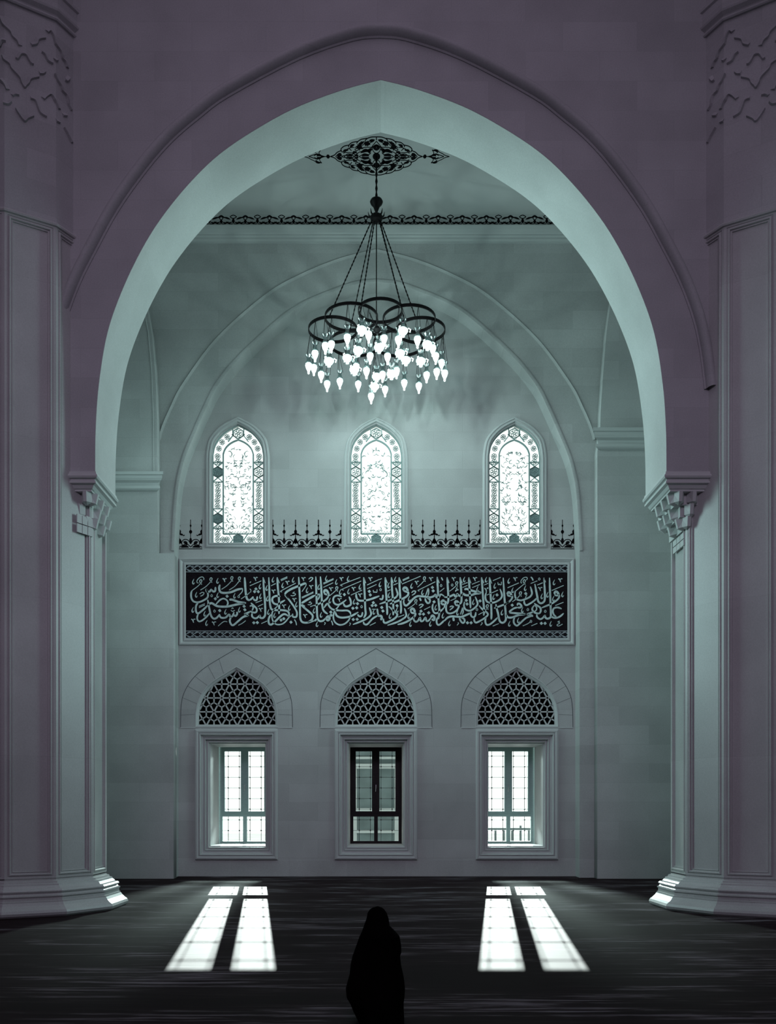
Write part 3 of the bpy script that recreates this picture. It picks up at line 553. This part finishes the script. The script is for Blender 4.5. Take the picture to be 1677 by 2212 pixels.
# ---------------------------------------------------------------- painted ornament on the walls and ceiling
def leaf(mb, mp, pts, w_, d=.003): q = smooth_pts(pts, 4); mb.ribbon(q, leafw(len(q), w_), mp, 0, d)
def line(mb, mp, pts, w_, d=.003): q = smooth_pts(pts, 4); mb.ribbon(q, [w_] * len(q), mp, 0, d)
def cresting(x0, x1, n, label):
    mb = MB(); per = (x1 - x0) / n; s = per / 186.0; yb = 1185.5; sv = 1 / 3.811
    for k in range(n):
        xc = x0 + per * (k + .5)
        mp = lambda x, y, d, xc=xc: PM(xc + x * s, yb - y * sv, d)
        line(mb, mp, [(0, 240), (0, 85)], 5); leaf(mb, mp, [(0, 157), (0, 140), (0, 122)], 26); leaf(mb, mp, [(0, 202), (0, 190), (0, 178)], 14); leaf(mb, mp, [(0, 92), (0, 70), (0, 45)], 22)
        for sx in (-1, 1):
            S = lambda L_: [(sx * a, c) for a, c in L_]
            line(mb, mp, S([(0, 40), (22, 72), (55, 75), (74, 50), (60, 25), (35, 30)]), 7); line(mb, mp, S([(0, 14), (30, 40), (60, 30), (93, 12)]), 7)
            leaf(mb, mp, S([(12, 12), (45, 20), (80, 10)]), 22); leaf(mb, mp, S([(28, 30), (40, 50), (60, 58)]), 26); leaf(mb, mp, S([(70, 40), (84, 60), (93, 92)]), 16)
            line(mb, mp, S([(92, 240), (92, 40)]), 5 if (0 < k + (sx > 0) < n) else 4)
            e = 90 if not (0 < k + (sx > 0) < n) else 93
            leaf(mb, mp, S([(e, 202), (e, 190), (e, 178)]), 12); leaf(mb, mp, S([(e - 2, 158), (e - 4, 140), (e - 2, 120)]), 16); leaf(mb, mp, S([(e, 85), (e - 5, 62), (e, 40)]), 20)
            line(mb, mp, S([(e, 118), (72, 122), (58, 108), (48, 114)]), 7); leaf(mb, mp, S([(e, 130), (78, 118), (66, 112)]), 14)
    mb.ribbon([(x0 - .5, yb), (x1 + .5, yb)], [1.7, 1.7], PM, 0, .003)
    tagged(mb.build('painted_cresting', M['dark']), label, 'painted ornament', 'black painted crestings between the upper windows')
cresting(387.3, 436.7, 1, 'narrow black painted cresting left of the left upper window')
cresting(589.3, 737.6, 3, 'wide black painted cresting between left and middle upper windows')
cresting(888.7, 1038, 3, 'wide black painted cresting between middle and right upper windows')
cresting(1190.5, 1240.5, 1, 'narrow black painted cresting right of the right upper window')
mb = MB(); Yf_ = YW1 - .10; x = 400.0
while x < 1240:
    for kind, xc in ((0, x), (1, x + 26)):
        mp = lambda a, c, d, xc=xc: pmap(Yf_)(xc + a / 4.413, 486 - c / 4.413, d)
        if kind == 0:
            line(mb, mp, [(0, 95), (30, 78), (0, 62), (-30, 78), (0, 95)], 8); leaf(mb, mp, [(0, 64), (0, 40), (0, 14)], 26)
        else:
            line(mb, mp, [(-30, 68), (0, 88), (30, 68)], 12); line(mb, mp, [(0, 82), (16, 64), (0, 48), (-16, 64), (0, 82)], 7); leaf(mb, mp, [(0, 52), (0, 32), (0, 12)], 26)
        for sx in (-1, 1):
            if kind: leaf(mb, mp, [(sx * 20, 74), (sx * 55, 66), (sx * 88, 52)], 17)
            leaf(mb, mp, [(sx * 6, 30), (sx * 45, 18), (sx * 70, 34)], 15); line(mb, mp, [(sx * 4, 12), (sx * 35, 10), (sx * 57, 20)], 6)
    x += 52.1
for yy, w_ in ((485.2, 1.5), (487.5, 1.0)): mb.ribbon([(-900, yy), (2600, yy)], [w_, w_], pmap(Yf_), 0, .003)
tagged(mb.build('painted_frieze', M['dark']), 'long black painted leaf frieze above the ceiling cornice', 'painted ornament')
# ceiling medallion painted on the soffit of the bay
ZC = 16.77; YM = (ZC - H) * F / (CY - 338)
def cmap(x, y, d):      # zoom units right / up of the medallion centre, laid flat on the ceiling
    Yv = (ZC - H) * F / (CY - 338)
    sx_ = Yv / F / 4.658; return ((813.5 - CX) * Yv / F + x * sx_, Yv - y / 4.658 * Yv / (CY - 338), ZC - d)
mb = MB()
for sx in (-1, 1):
    for sy in (-1, 1):
        S = lambda L_: [(sx * a, sy * c) for a, c in L_]
        for L_ in ([(0, 192), (50, 190), (92, 175), (112, 155)], [(92, 178), (150, 168), (185, 145), (195, 128)], [(182, 148), (240, 138), (272, 112), (278, 92)], [(270, 114), (320, 102), (352, 76), (350, 48)], [(346, 62), (392, 42), (420, 16), (462, 0)], [(0, 192), (0, 160)]): line(mb, cmap, S(L_), 9)
        for L_ in ([(0, 110), (50, 92), (120, 90), (190, 62), (240, 22), (330, 8), (350, 0)], [(0, 150), (35, 110), (60, 78), (110, 60), (170, 44), (215, 10), (230, 0)], [(30, 150), (70, 130), (90, 100)], [(110, 155), (130, 115), (180, 110), (215, 85)], [(220, 90), (260, 88), (300, 60), (330, 30)], [(190, 0), (240, 34), (300, 40), (350, 48)], [(0, 30), (30, 50), (40, 90), (10, 110)], [(55, 40), (75, 20), (120, 28), (150, 14), (175, 0)], [(165, 60), (185, 80), (215, 70), (200, 55)], [(250, 55), (262, 74), (288, 76), (300, 62)], [(150, 150), (160, 120), (190, 118)], [(45, 170), (60, 150), (90, 150)], [(225, 0), (250, 20), (290, 24), (325, 0)], [(355, 30), (378, 30), (410, 0)]): line(mb, cmap, S(L_), 7.5)
        for w_, L_ in ((30, [(15, 165), (45, 155), (70, 160)]), (44, [(60, 120), (95, 128), (110, 105)]), (26, [(120, 150), (150, 130), (178, 128)]), (30, [(140, 95), (175, 100), (200, 78)]), (26, [(215, 120), (245, 108), (262, 92)]), (34, [(60, 48), (110, 60), (160, 35)]), (26, [(72, 6), (108, 16), (150, 4)]), (22, [(180, 2), (200, 14), (222, 3)]), (20, [(240, 4), (268, 12), (300, 3)]), (22, [(190, 34), (222, 44), (240, 34)]), (20, [(130, 78), (160, 84), (182, 76)]), (36, [(40, 75), (70, 60), (70, 30)]), (22, [(280, 62), (310, 62), (335, 52)]), (34, [(0, 60), (18, 90), (0, 120)]), (34, [(352, 4), (366, 16), (396, 3)])): leaf(mb, cmap, S(L_), w_)
        line(mb, cmap, S([(460, 0), (560, 0)]), 7); leaf(mb, cmap, S([(470, 0), (487, 10), (504, 0)]), 22)
        line(mb, cmap, S([(520, 0), (560, 14), (575, 36), (556, 66), (575, 58), (602, 66), (626, 46), (660, 30), (690, 12), (735, 0)]), 7); leaf(mb, cmap, S([(562, 62), (596, 60), (616, 34)]), 22); leaf(mb, cmap, S([(575, 14), (600, 24), (630, 6)]), 14); line(mb, cmap, S([(590, 28), (640, 14), (680, 0)]), 7); leaf(mb, cmap, S([(545, 4), (580, 16), (600, 4)]), 24)
q = [(38 * math.cos(t * PI / 8), 38 * math.sin(t * PI / 8)) for t in range(16)]; mb.poly(q, cmap, 0, .003)
tagged(mb.build('ceiling_medallion', M['dark']), 'black painted arabesque medallion on the ceiling above the chandelier', 'painted ornament')

# ---------------------------------------------------------------- twelve-sided piers
def pier(side, label):
    mir = (lambda x: x) if side < 0 else (lambda x: .47 - x)
    s = .80; pts = [(-4.88, 16.78)]; ang = -PI / 2
    for k in range(11):
        pts.append((pts[-1][0] + s * math.cos(ang), pts[-1][1] + s * math.sin(ang))); ang -= PI / 6
    pts = [(mir(x), y) for x, y in pts]
    cx_, cy_ = sum(p[0] for p in pts) / 12, sum(p[1] for p in pts) / 12
    t = thing('stone_pier', label, 'pier', (cx_, cy_, 0), 'twelve-sided piers carrying the arch')
    R = (s / 2) / math.tan(PI / 12)
    def ringat(off): k = (R + off) / R; return [(cx_ + (x - cx_) * k, cy_ + (y - cy_) * k) for x, y in pts]
    def stack(prof):
        mb = MB(); V = []
        for off, z in prof: V += [(x, y, z) for x, y in ringat(off)]
        return mb.add(V, [(r * 12 + j, r * 12 + (j + 1) % 12, (r + 1) * 12 + (j + 1) % 12, (r + 1) * 12 + j) for r in range(len(prof) - 1) for j in range(12)])
    stack([(-.06, .45), (-.06, 15.0), (-.06, 19.99)]).build('core', M['pier'], t)
    stack([(-.02, 11.36), (0, 11.36), (0, 14.6), (.0, 19.99)]).build('shaft', M['front'], t)
    # base: torus, fillets, hollow
    arc = lambda c, r, zc, a0, a1, n=6: [(c + r * math.cos(a0 + (a1 - a0) * i / n), zc + r * math.sin(a0 + (a1 - a0) * i / n)) for i in range(n + 1)]
    prof = [(.33, 0), (.36, .03), (.37, .07), (.35, .11), (.31, .14), (.27, .18), (.245, .22), (.235, .225), (.235, .245), (.215, .25), (.21, .31), (.23, .315), (.23, .335), (.20, .345), (.18, .37)] + [(.205, .385), (.21, .405), (.19, .43), (.14, .445), (.12, .47), (.10, .485), (.095, .51), (.05, .52), (.045, .55), (.0, .56), (.0, .60), (-.05, .60)]
    stack(prof).build('moulded_base', M['pier'], t)
    # panelled faces
    for j in range(12):
        a, b_ = Vector((*pts[j], 0)), Vector((*pts[(j + 1) % 12], 0)); u = (b_ - a).normalized(); out = Vector(((a + b_).x / 2 - cx_, (a + b_).y / 2 - cy_, 0)).normalized()
        if (a + b_).y / 2 > 17.3 : continue
        mp = lambda x, z, d, a=a, u=u, out=out: tuple(a + u * x + out * d + Vector((0, 0, z)))
        mb = MB()
        mb.rings([(0, .585), (s, .585), (s, 11.36), (0, 11.36)], [(0, -.05), (0, 0), (.02, 0), (.045, 0), (.05, -.014), (.06, -.014), (.065, .002), (.075, .010), (.09, .010), (.098, .0), (.10, -.022), (.118, -.024), (.12, -.012), (.128, -.012), (.13, -.038)], mp)
        mb.poly([(.13, .715), (s - .13, .715), (s - .13, 11.23), (.13, 11.23)], mp, -.05, -.038)
        mb.build('face_panel', M['pier'], t)
    # upper string mouldings
    stack([(0, 11.34), (.035, 11.345), (.045, 11.37), (.03, 11.40), (.0, 11.41)]).build('string_moulding', M['pier'], t)
    z = 14.86
    stack([(0, z - .13), (.035, z - .13), (.05, z - .11), (.05, z - .085), (.015, z - .07), (.03, z - .045), (.08, z), (.09, z + .03), (.06, z + .04), (.06, z + .26), (.09, z + .28), (.09, z + .33), (.0, z + .4)]).build('string_moulding', M['front'], t)
    # carved interlace, on the two visible faces
    REL = ["0,130 20,190 80,250 95,285 130,320 145,355", "0,355 15,320 45,325", "370,255 388,245 410,285 425,340 465,400 475,450 500,480 510,520", "350,300 300,310 285,345 245,355", "120,450 140,460 165,425 200,430 220,465 240,495 258,500", "320,405 345,425 365,470 405,495", "15,430 30,465 75,500 90,535 150,600 165,640 190,680 205,665 225,645 240,615 300,600", "350,560 330,575 305,575", "0,620 30,650 50,695", "420,570 440,620 465,660 475,700 510,740 520,800 545,850", "100,745 120,735 148,740", "25,800 65,810 90,790", "235,765 270,780 290,830 310,875 355,905", "340,770 365,745 395,735 430,790 448,840", "120,840 150,890 190,940 215,920 260,900", "500,620 515,630 535,605", "485,895 515,897", "435,940 460,952", "490,985 520,1040 548,1100", "430,475 445,470"]
    rel = MB()
    P0, P1, P2 = [(-4.88 - .4 - .6928, 15.98 - .6928 - .4), (-4.88 - .4, 15.98 - .6928), (-4.88, 15.98)]
    for row in REL:
        q = []
        for x, y in smooth_pts(num(row), 3):
            px, py = x / 3.567, y / 3.567; r = (px - CX) / F
            A_, B_ = (P0, P1) if px < 117.5 else (P1, P2)
            # intersect the sight line x = r*y with the face line
            dx, dy = B_[0] - A_[0], B_[1] - A_[1]; tt = (r * A_[1] - A_[0]) / (dx - r * dy); X, Yq = A_[0] + dx * tt, A_[1] + dy * tt
            nx, ny = (dy, -dx); l = math.hypot(nx, ny); q.append((X + nx / l * .0, Yq + ny / l * .0, H + (CY - py) * Yq / F))
        q = [(mir(x), y, z) for x, y, z in q]
        n = len(q); V = []
        for i, (x, y, z) in enumerate(q):
            a, c = Vector(q[max(0, i - 1)]), Vector(q[min(n - 1, i + 1)]); tg = (c - a).normalized()
            o_ = Vector((x - cx_, y - cy_, 0)).normalized(); sd = tg.cross(o_).normalized()
            if sd.z < 0: sd = -sd
            p = Vector((x, y, z)); V += [p + sd * .06 , p + sd * .03 + o_ * .022, p - sd * .0 + o_ * .040, p - sd * .012 + o_ * -.003]
        rel.add(V, [(4 * i + j, 4 * i + (j + 1) % 4, 4 * i + 4 + (j + 1) % 4, 4 * i + 4 + j) for i in range(n - 1) for j in range(4)])
        rel.add([V[0], V[1], V[2], V[3]], [(0, 1, 2, 3)]); rel.add(V[-4:], [(0, 1, 2, 3)])
    rel.build('carved_interlace', M['front'], t)
    return t
pier(-1, 'left twelve-sided stone pier with moulded panels and base')
pier(1, 'right twelve-sided stone pier with moulded panels and base')

# corbelled imposts under the arch springing
def impost(side, label):
    xa = ar[0][0] if side < 0 else ar[-1][0]; g = 1 if side < 0 else -1     # g: direction towards the opening
    xp = -4.88 if side < 0 else 5.35; z1 = zs
    t = thing('stone_impost', label, 'corbel', (xp, 15.9, z1 - .9), 'carved imposts under the arch')
    xr = -5.5 if side < 0 else 6.0
    def stk(prof, x_in, y_in, mb):
        V = []
        for d, z in prof:
            V += [(xr, y_in - d, z), (x_in + g * d, y_in - d, z), (x_in + g * d, YB + .0 + d * .6, z), (xr, YB + d * .6, z)]
        return mb.add(V, [(r * 4 + j, r * 4 + (j + 1) % 4, (r + 1) * 4 + (j + 1) % 4, (r + 1) * 4 + j) for r in range(len(prof) - 1) for j in range(4)] + [tuple(range(4)), tuple(len(V) - 4 + j for j in range(4))])
    mb = MB(); stk([(.0, z1 + .03), (.025, z1 + .02), (.03, z1 - .02), (.045, z1 - .03), (.055, z1 - .06), (.04, z1 - .09), (.0, z1 - .10), (.0, z1 - .13), (.02, z1 - .135), (.02, z1 - .17), (-.03, z1 - .19), (-.06, z1 - .24), (-.08, z1 - .25), (-.08, z1 - .28)], xa, YF, mb)
    mb.build('abacus', M['trim'], t)
    ov_x = abs(xa - xp); ntier = 3; zt = z1 - .28; hh = .185
    for k in range(ntier):
        f0 = (k + .9) / (ntier + .6); xk = xa - g * (.08 + (ov_x - .05) * f0 * .9); yk = YF + .08 + .30 * f0
        mb = MB(); za, zb = zt - k * hh, zt - (k + 1) * hh
        x0_, x1_ = sorted((xr, xk - g * .05)); mb.box(x0_, x1_, yk + .05, YB - .02, zb, za)
        def cell(cx0, cy0, ux, uy, wd, drop):
            # faceted hanging cell: a prism with a pointed foot, facing outward
            ox, oy = (uy, -ux) if (uy * g - ux * 0) * 1 > 0 or ux != 0 else (-uy, ux)
            if uy: ox, oy = g, 0
            else: ox, oy = 0, -1
            p = lambda a, o_, z: (cx0 + ux * a + ox * o_, cy0 + uy * a + oy * o_, z)
            mb.add([p(-wd / 2, 0, za), p(-wd / 6, .14, za), p(wd / 6, .14, za), p(wd / 2, 0, za), p(-wd / 2, 0, zb + .03), p(-wd / 7, .10, zb + .02), p(wd / 7, .10, zb + .02), p(wd / 2, 0, zb + .03), p(0, 0, zb - drop)],
                   [(0, 1, 5, 4), (1, 2, 6, 5), (2, 3, 7, 6), (4, 5, 8), (5, 6, 8), (6, 7, 8), (4, 8, 7), (0, 3, 2, 1), (0, 4, 7, 3)])
        L1 = YB - yk - .05; n1 = max(2, int(L1 / .30))
        for c_ in range(n1): cell(xk - g * .05, yk + .1 + (c_ + .5 * (k % 2)) * L1 / n1, 0, 1, .23, .05 if k % 2 else .02)
        L2 = abs(xk - xp) + .35 - .05 * k; n2 = max(1, int(L2 / .23))
        for c_ in range(n2): cell(xk - g * (.09 + (c_ + .5 * (k % 2)) * .23), yk + .03, 1, 0, .18, .05 if k % 2 else .02)
        mb.build('muqarnas_tier', M['trim'], t)
    # chequered tile band on the pier face below
    tl = MB()
    if side < 0: a, u, out = Vector((-5.28, 15.287, 0)), Vector((.5, .866, 0)), Vector((.866, -.5, 0)); u0, u1 = .42, .78
    else: a, u, out = Vector((5.35, 15.98, 0)), Vector((0, 1, 0)), Vector((-1, 0, 0)); u0, u1 = .03, .62
    zt2, zb2 = (z1 - .66, z1 - .98) if side < 0 else (z1 - .86, z1 - 1.10)
    for i in range(3):
        for j in range(2):
            w_ = (u1 - u0) / 3; h_ = (zt2 - zb2) / 2; x0_, z0_ = u0 + i * w_ + .008, zb2 + j * h_ + .008
            mp = lambda x, z, d: tuple(a + u * x + out * d + Vector((0, 0, z)))
            tl.poly([(x0_, z0_), (x0_ + w_ - .016, z0_), (x0_ + w_ - .016, z0_ + h_ - .016), (x0_, z0_ + h_ - .016)], mp, 0, .022)
    tl.build('tile_band', M['trim'], t)
impost(-1, 'carved muqarnas impost under the arch on the left pier')
impost(1, 'carved muqarnas impost under the arch on the right pier')

# ---------------------------------------------------------------- chandelier
S_ = 1.03; YR = 20.95 * S_
HR = 10.87 * S_; ZR = H + HR
LOOPS = [(.10, 20.15, .48), (-.54, 20.43, .58), (.74, 20.5, .58), (-.97, 20.95, .55), (1.02, 20.98, .55), (-.48, 21.56, .6), (.55, 21.56, .6)]
LOOPS = [(a * S_, c * S_, r * S_) for a, c, r in LOOPS]
ch = thing('chandelier', 'black iron ring chandelier hung with many glowing glass lamps', 'chandelier', (.02, YR, ZR))
for (a, c, r) in LOOPS:
    mb = MB(); seg = 40; V = []
    for k in range(seg):
        t = 2 * PI * k / seg; V += [(a + (r + e) * math.cos(t), c + (r + e) * math.sin(t), ZR + z) for e, z in ((-.010, -.036), (.010, -.036), (.010, .036), (-.010, .036))]
    mb.add(V, [(4 * i + j, 4 * i + (j + 1) % 4, 4 * ((i + 1) % seg) + (j + 1) % 4, 4 * ((i + 1) % seg) + j) for i in range(seg) for j in range(4)])
    mb.build('ring', M['iron'], ch)
mb = MB()      # hub spider joining the rings
for k in range(6):
    t = 2 * PI * k / 6 + .3; mb.tube([(.03, YR, ZR), (.03 + .75 * math.cos(t), YR + .75 * math.sin(t), ZR)], .012, 6)
mb.lathe([(0, .09), (.05, .07), (.09, 0), (.05, -.07), (0, -.1)], (.03, YR, ZR)); mb.build('hub', M['iron'], ch)
YC_ = YM
top = P(813.5, 470, YC_)
tops = Vector((top.x, YC_, top.z))
def chain(p, q, r=.018, name='chain', parent=ch, lk=.10):
    p, q = Vector(p), Vector(q); d = q - p; n = max(4, int(d.length / lk)); pts = []; rs = []
    for i in range(n * 2 + 1): pts.append(p + d * (i / (n * 2))); rs.append(r if i % 2 else r * .5)
    return MB().tube(pts, rs, 6).build(name, M['iron'], parent)
def ringpt(px, py_hint=None):
    # ring point whose horizontal sight position matches px and height position matches py
    best = None
    for (a, c, r) in LOOPS:
        for k in range(72):
            t = 2 * PI * k / 72; x, y = a + r * math.cos(t), c + r * math.sin(t); u, v = CX + x / y * F, CY - HR / y * F
            e = abs(u - px) * 1.6 + (abs(v - py_hint) if py_hint else 0)
            if best is None or e < best[0]: best = (e, x, y, v)
    return best
for px, py in ((714, 690), (775, 684), (868, 662), (897.7, 692), (745, 752), (885, 752)):
    b_ = ringpt(px, py); chain(tops + Vector(((px - 813) * .0009, 0, -.02)), (b_[1], b_[2], ZR + .02))
MB().tube([tops, (tops.x, YR, ZR)], .012, 6).build('centre_rod', M['iron'], ch)
chain((tops.x, YC_, ZC), P(813.5, 430, YC_), .03, 'suspension_chain', lk=.16)
c0 = P(813.5, 440, YC_)
MB().lathe([(0, .13), (.05, .13), (.07, .12), (.13, .085), (.15, .04), (.13, -.01), (.08, -.06), (.05, -.14), (.02, -.22), (.02, -.36), (0, -.36)], c0, 20).build('finial_ball', M['iron'], ch, 40)
cr_ = MB().lathe([(0, .06), (.13, .04), (.15, 0), (.13, -.06), (.07, -.10), (0, -.12)], tops, 16)
for k in range(8):
    t = k * PI / 4; d = Vector((math.cos(t), math.sin(t), 0)); cr_.tube([tops + d * .11, tops + d * .17 + Vector((0, 0, .04)), tops + d * .19 + Vector((0, 0, .13))], [.025, .018, .005], 5)
cr_.build('crown', M['iron'], ch)
# glass lamps
def lamp_mesh(kind):
    if kind == 'T':
        g_ = MB().lathe([(.075, 0), (.05, -.05), (.04, -.09), (.055, -.14), (.074, -.18), (.078, -.24)], seg=14)
        b_ = MB().lathe([(.0, -.17), (.045, -.18), (.074, -.20), (.077, -.25), (.055, -.32), (.03, -.37), (.022, -.40), (.024, -.43), (.0, -.45)], seg=14)
        ap = [(.08 * math.cos(t), .08 * math.sin(t), -.02) for t in (.3, .3 + 2.09, .3 + 4.19)]
    else:
        g_ = MB().lathe([(.095, 0), (.065, -.06), (.055, -.11), (.09, -.15), (.125, -.20), (.12, -.26), (.07, -.31), (.045, -.34), (.05, -.36)], seg=16)
        b2 = MB()
        for t in (0, 2.09, 4.19):
            c_, s_ = math.cos(t), math.sin(t); b2.tube([(.12 * c_, .12 * s_, -.17), (.17 * c_, .17 * s_, -.20), (.15 * c_, .15 * s_, -.26)], .012, 5)
        b_ = MB().lathe([(0, -.15), (.06, -.16), (.112, -.20), (.115, -.24), (.08, -.29), (.035, -.32), (.04, -.345), (0, -.345)], seg=16); b_.add(b2.v, b2.f)
        ap = [(.10 * math.cos(t), .10 * math.sin(t), -.02) for t in (.3, .3 + 2.09, .3 + 4.19)]
    return g_, b_, ap
protos = {}
LAMPS = "T515,350 T293,435 T355,420 T190,515 T125,640 T178,660 S330,600 T252,730 T312,825 T440,800 S515,570 S660,280 T730,320 T885,360 S1075,290 T1030,370 T1222,370 S1320,430 T1375,460 T1405,540 T1465,610 T1415,700 T1495,715 T1313,735 S1255,600 T1235,845 T1088,815 S1105,590 S1045,520 S835,460 T745,540 S625,490 T920,545 S585,690 T605,650 T708,690 T625,830 S810,760 S790,860 T870,730 T895,880 T755,950 S960,730 T1010,690"
for n_, tok in enumerate(LAMPS.split()):
    kind = tok[0]; x, y = (float(q) for q in tok[1:].split(',')); px, py = 640 + x / 4.658, 630 + y / 4.658
    best = None
    for (a, c, r) in LOOPS:
        for k in range(60):
            t = 2 * PI * k / 60; X, Yq = a + r * math.cos(t), c + r * math.sin(t); u, v = CX + X / Yq * F, CY - HR / Yq * F
            ln = py - v; e = abs(u - px) * 1.5 + (abs(ln - 42) if ln > 22 else 400)
            if best is None or e < best[0]: best = (e, X, Yq)
    _, X, Yq = best; X = (px - CX) * Yq / F; zt = H + (CY - py) * Yq / F
    if kind not in protos:
        g_, b_, ap = lamp_mesh(kind); go = g_.build('lamp', M['lampglass'], ch, 60); bo = b_.build('glass_bulb', M['bulb'], None, 60); protos[kind] = (go.data, bo.data, ap); lo_, bo_ = go, bo
    else:
        lo_ = bpy.data.objects.new('lamp', protos[kind][0]); C.objects.link(lo_); lo_.parent = ch
        bo_ = bpy.data.objects.new('glass_bulb', protos[kind][1]); C.objects.link(bo_)
    lo_.location = Vector((X, Yq, zt)) - ch.location; bo_.parent = lo_; bo_.location = (0, 0, 0)
    if kind == 'S': lo_['label'] = 'squat round lamp with handles'
    hg = MB()
    top_ = Vector((best[1] - X, 0, ZR - zt))
    for q in protos[kind][2]: hg.tube([q, top_], .0045, 4)
    ho = hg.build('hanger', M['iron']); ho.parent = lo_
    if Yq < 21.2 and n_ % 2 == 0:
        light('lamp_light', 'POINT', (X, Yq, zt - (.49 if kind == 'T' else .39)), (0, 0, 0), 46, (.70, 1.0, .96), shadow_soft_size=.03)

# ---------------------------------------------------------------- kneeling person
YPn = 7.54
pr = thing('person', 'person kneeling on the carpet, seen from behind in a full black cloak and veil', 'person', (P(812, 0, YPn).x, YPn, 0))
sil = "530,868,872 545,815,915 565,785,940 600,762,965 660,750,985 740,722,998 800,700,1060 850,676,1102 950,640,1120 1020,615,1122 1060,600,1108 1150,580,1118 1250,570,1140 1320,550,1152 1400,530,1160 1480,538,1155 1540,575,1145 1620,608,1145 1700,650,1150 1760,690,1150"
rows = [tuple(float(c) for c in q.split(',')) for q in sil.split()]
k_ = YPn / F; mb = MB(); SEG = 56; V = []; zz_ = []
for r_i, (y, xl_, xr_) in enumerate(rows):
    py = 1850 + y / 4.932; z = H + (CY - py) * k_; z = max(z, .0)
    x0, x1 = (640 + xl_ / 4.932 - CX) * k_, (640 + xr_ / 4.932 - CX) * k_
    c_, hw = (x0 + x1) / 2, (x1 - x0) / 2
    dep = hw * (1.05 if z > .70 else 1.0) if z > .62 else .14 + (.62 - z) * .55; dep = min(dep, .36) if z < .62 else dep
    fold = max(0, (.72 - z)) * .028
    for j in range(SEG):
        t = 2 * PI * j / SEG; rr = 1 + fold / max(hw, .05) * (math.sin(9 * t + z * 5) + .6 * math.sin(14 * t - z * 7)) * .5 * abs(math.sin(t)) ** .5
        V.append((c_ + hw * math.cos(t) * (rr if abs(math.cos(t)) < .96 else 1), YPn + dep * math.sin(t) * rr - (.0 if z > .4 else (.4 - z) * .15), z))
    zz_.append(z)
nR = len(rows)
Fq = []
for r in range(nR - 1):
    for j in range(SEG):
        t = 2 * PI * (j + .5) / SEG
        if .74 < (zz_[r] + zz_[r + 1]) / 2 < .885 and abs(t - PI / 2) < .62: continue      # face opening, turned away from the viewer
        Fq.append((r * SEG + j, r * SEG + (j + 1) % SEG, (r + 1) * SEG + (j + 1) % SEG, (r + 1) * SEG + j))
Fq.append(tuple(range(SEG)))
vz = [i for i in Fq]
split = [r for r in range(nR) if zz_[r] < .72][0]
def sub(fs): mbx = MB(); mbx.add(V, fs); return mbx
top_f = [f_ for f_ in Fq if max(f_) < (split + 1) * SEG]; low_f = [f_ for f_ in Fq if max(f_) >= (split + 1) * SEG]
for nm_, fs in (('veil', top_f), ('cloak', low_f)):
    o_ = sub(fs).build(nm_, M['cloak'], pr, 60)
    bm = bmesh.new(); bm.from_mesh(o_.data); bmesh.ops.delete(bm, geom=[v for v in bm.verts if not v.link_faces], context='VERTS'); bm.to_mesh(o_.data); bm.free()
# body: one skinned figure sitting back on the heels, hands raised
x0 = 0.015
J = {'pelvis': ((x0, 0, .24), .12), 'waist': ((x0, 0, .38), .10), 'chest': ((x0, .0, .53), .115), 'neck': ((x0, .01, .68), .042), 'head': ((x0, .02, .78), .078), 'crown': ((x0, .02, .86), .066), 'nose': ((x0, .105, .79), .014),
     'chin': ((x0, .075, .735), .03)}
E = [('pelvis', 'waist'), ('waist', 'chest'), ('chest', 'neck'), ('neck', 'head'), ('head', 'crown'), ('head', 'nose'), ('head', 'chin')]
for s_, g_ in ((-1, 'l'), (1, 'r')):
    J['sh' + g_] = ((x0 + s_ * .13, 0, .61), .048); J['el' + g_] = ((x0 + s_ * .14, .05, .44), .034); J['wr' + g_] = ((x0 + s_ * .07, .13, .56), .022); J['pa' + g_] = ((x0 + s_ * .06, .145, .61), .026)
    E += [('chest', 'sh' + g_), ('sh' + g_, 'el' + g_), ('el' + g_, 'wr' + g_), ('wr' + g_, 'pa' + g_)]
    for f_ in range(4):
        a = f'f{f_}{g_}'; l_ = (.060, .072, .076, .062)[f_]
        J[a] = ((x0 + s_ * (.034 + f_ * .018), .150, .645), .0085); J[a + 't'] = ((x0 + s_ * (.032 + f_ * .019), .142, .645 + l_ * .7), .007); E += [('pa' + g_, a), (a, a + 't')]
    J['th' + g_] = ((x0 + s_ * .095, .125, .625), .009); J['tt' + g_] = ((x0 + s_ * .108, .12, .66), .008); E += [('pa' + g_, 'th' + g_), ('th' + g_, 'tt' + g_)]
    J['hip' + g_] = ((x0 + s_ * .09, .0, .20), .085); J['kn' + g_] = ((x0 + s_ * .10, .22, .09), .055); J['an' + g_] = ((x0 + s_ * .09, -.12, .05), .036); J['to' + g_] = ((x0 + s_ * .08, -.22, .035), .028)
    E += [('pelvis', 'hip' + g_), ('hip' + g_, 'kn' + g_), ('kn' + g_, 'an' + g_), ('an' + g_, 'to' + g_)]
keys = list(J); me = bpy.data.meshes.new('body'); me.from_pydata([J[k][0] for k in keys], [(keys.index(a), keys.index(b_)) for a, b_ in E], []); me.update()
bo = bpy.data.objects.new('body', me); C.objects.link(bo); bo.parent = pr; me.materials.append(M['skin'])
bo.modifiers.new('skin', 'SKIN'); sv = me.skin_vertices[0].data
for i, k in enumerate(keys): sv[i].radius = (J[k][1], J[k][1]); sv[i].use_root = (k == 'pelvis')
bo.modifiers.new('sub', 'SUBSURF').render_levels = 2
bpy.context.view_layer.update()
me2 = bpy.data.meshes.new_from_object(bo.evaluated_get(bpy.context.evaluated_depsgraph_get())); bo.modifiers.clear(); bo.data = me2
for p in me2.polygons: p.use_smooth = True
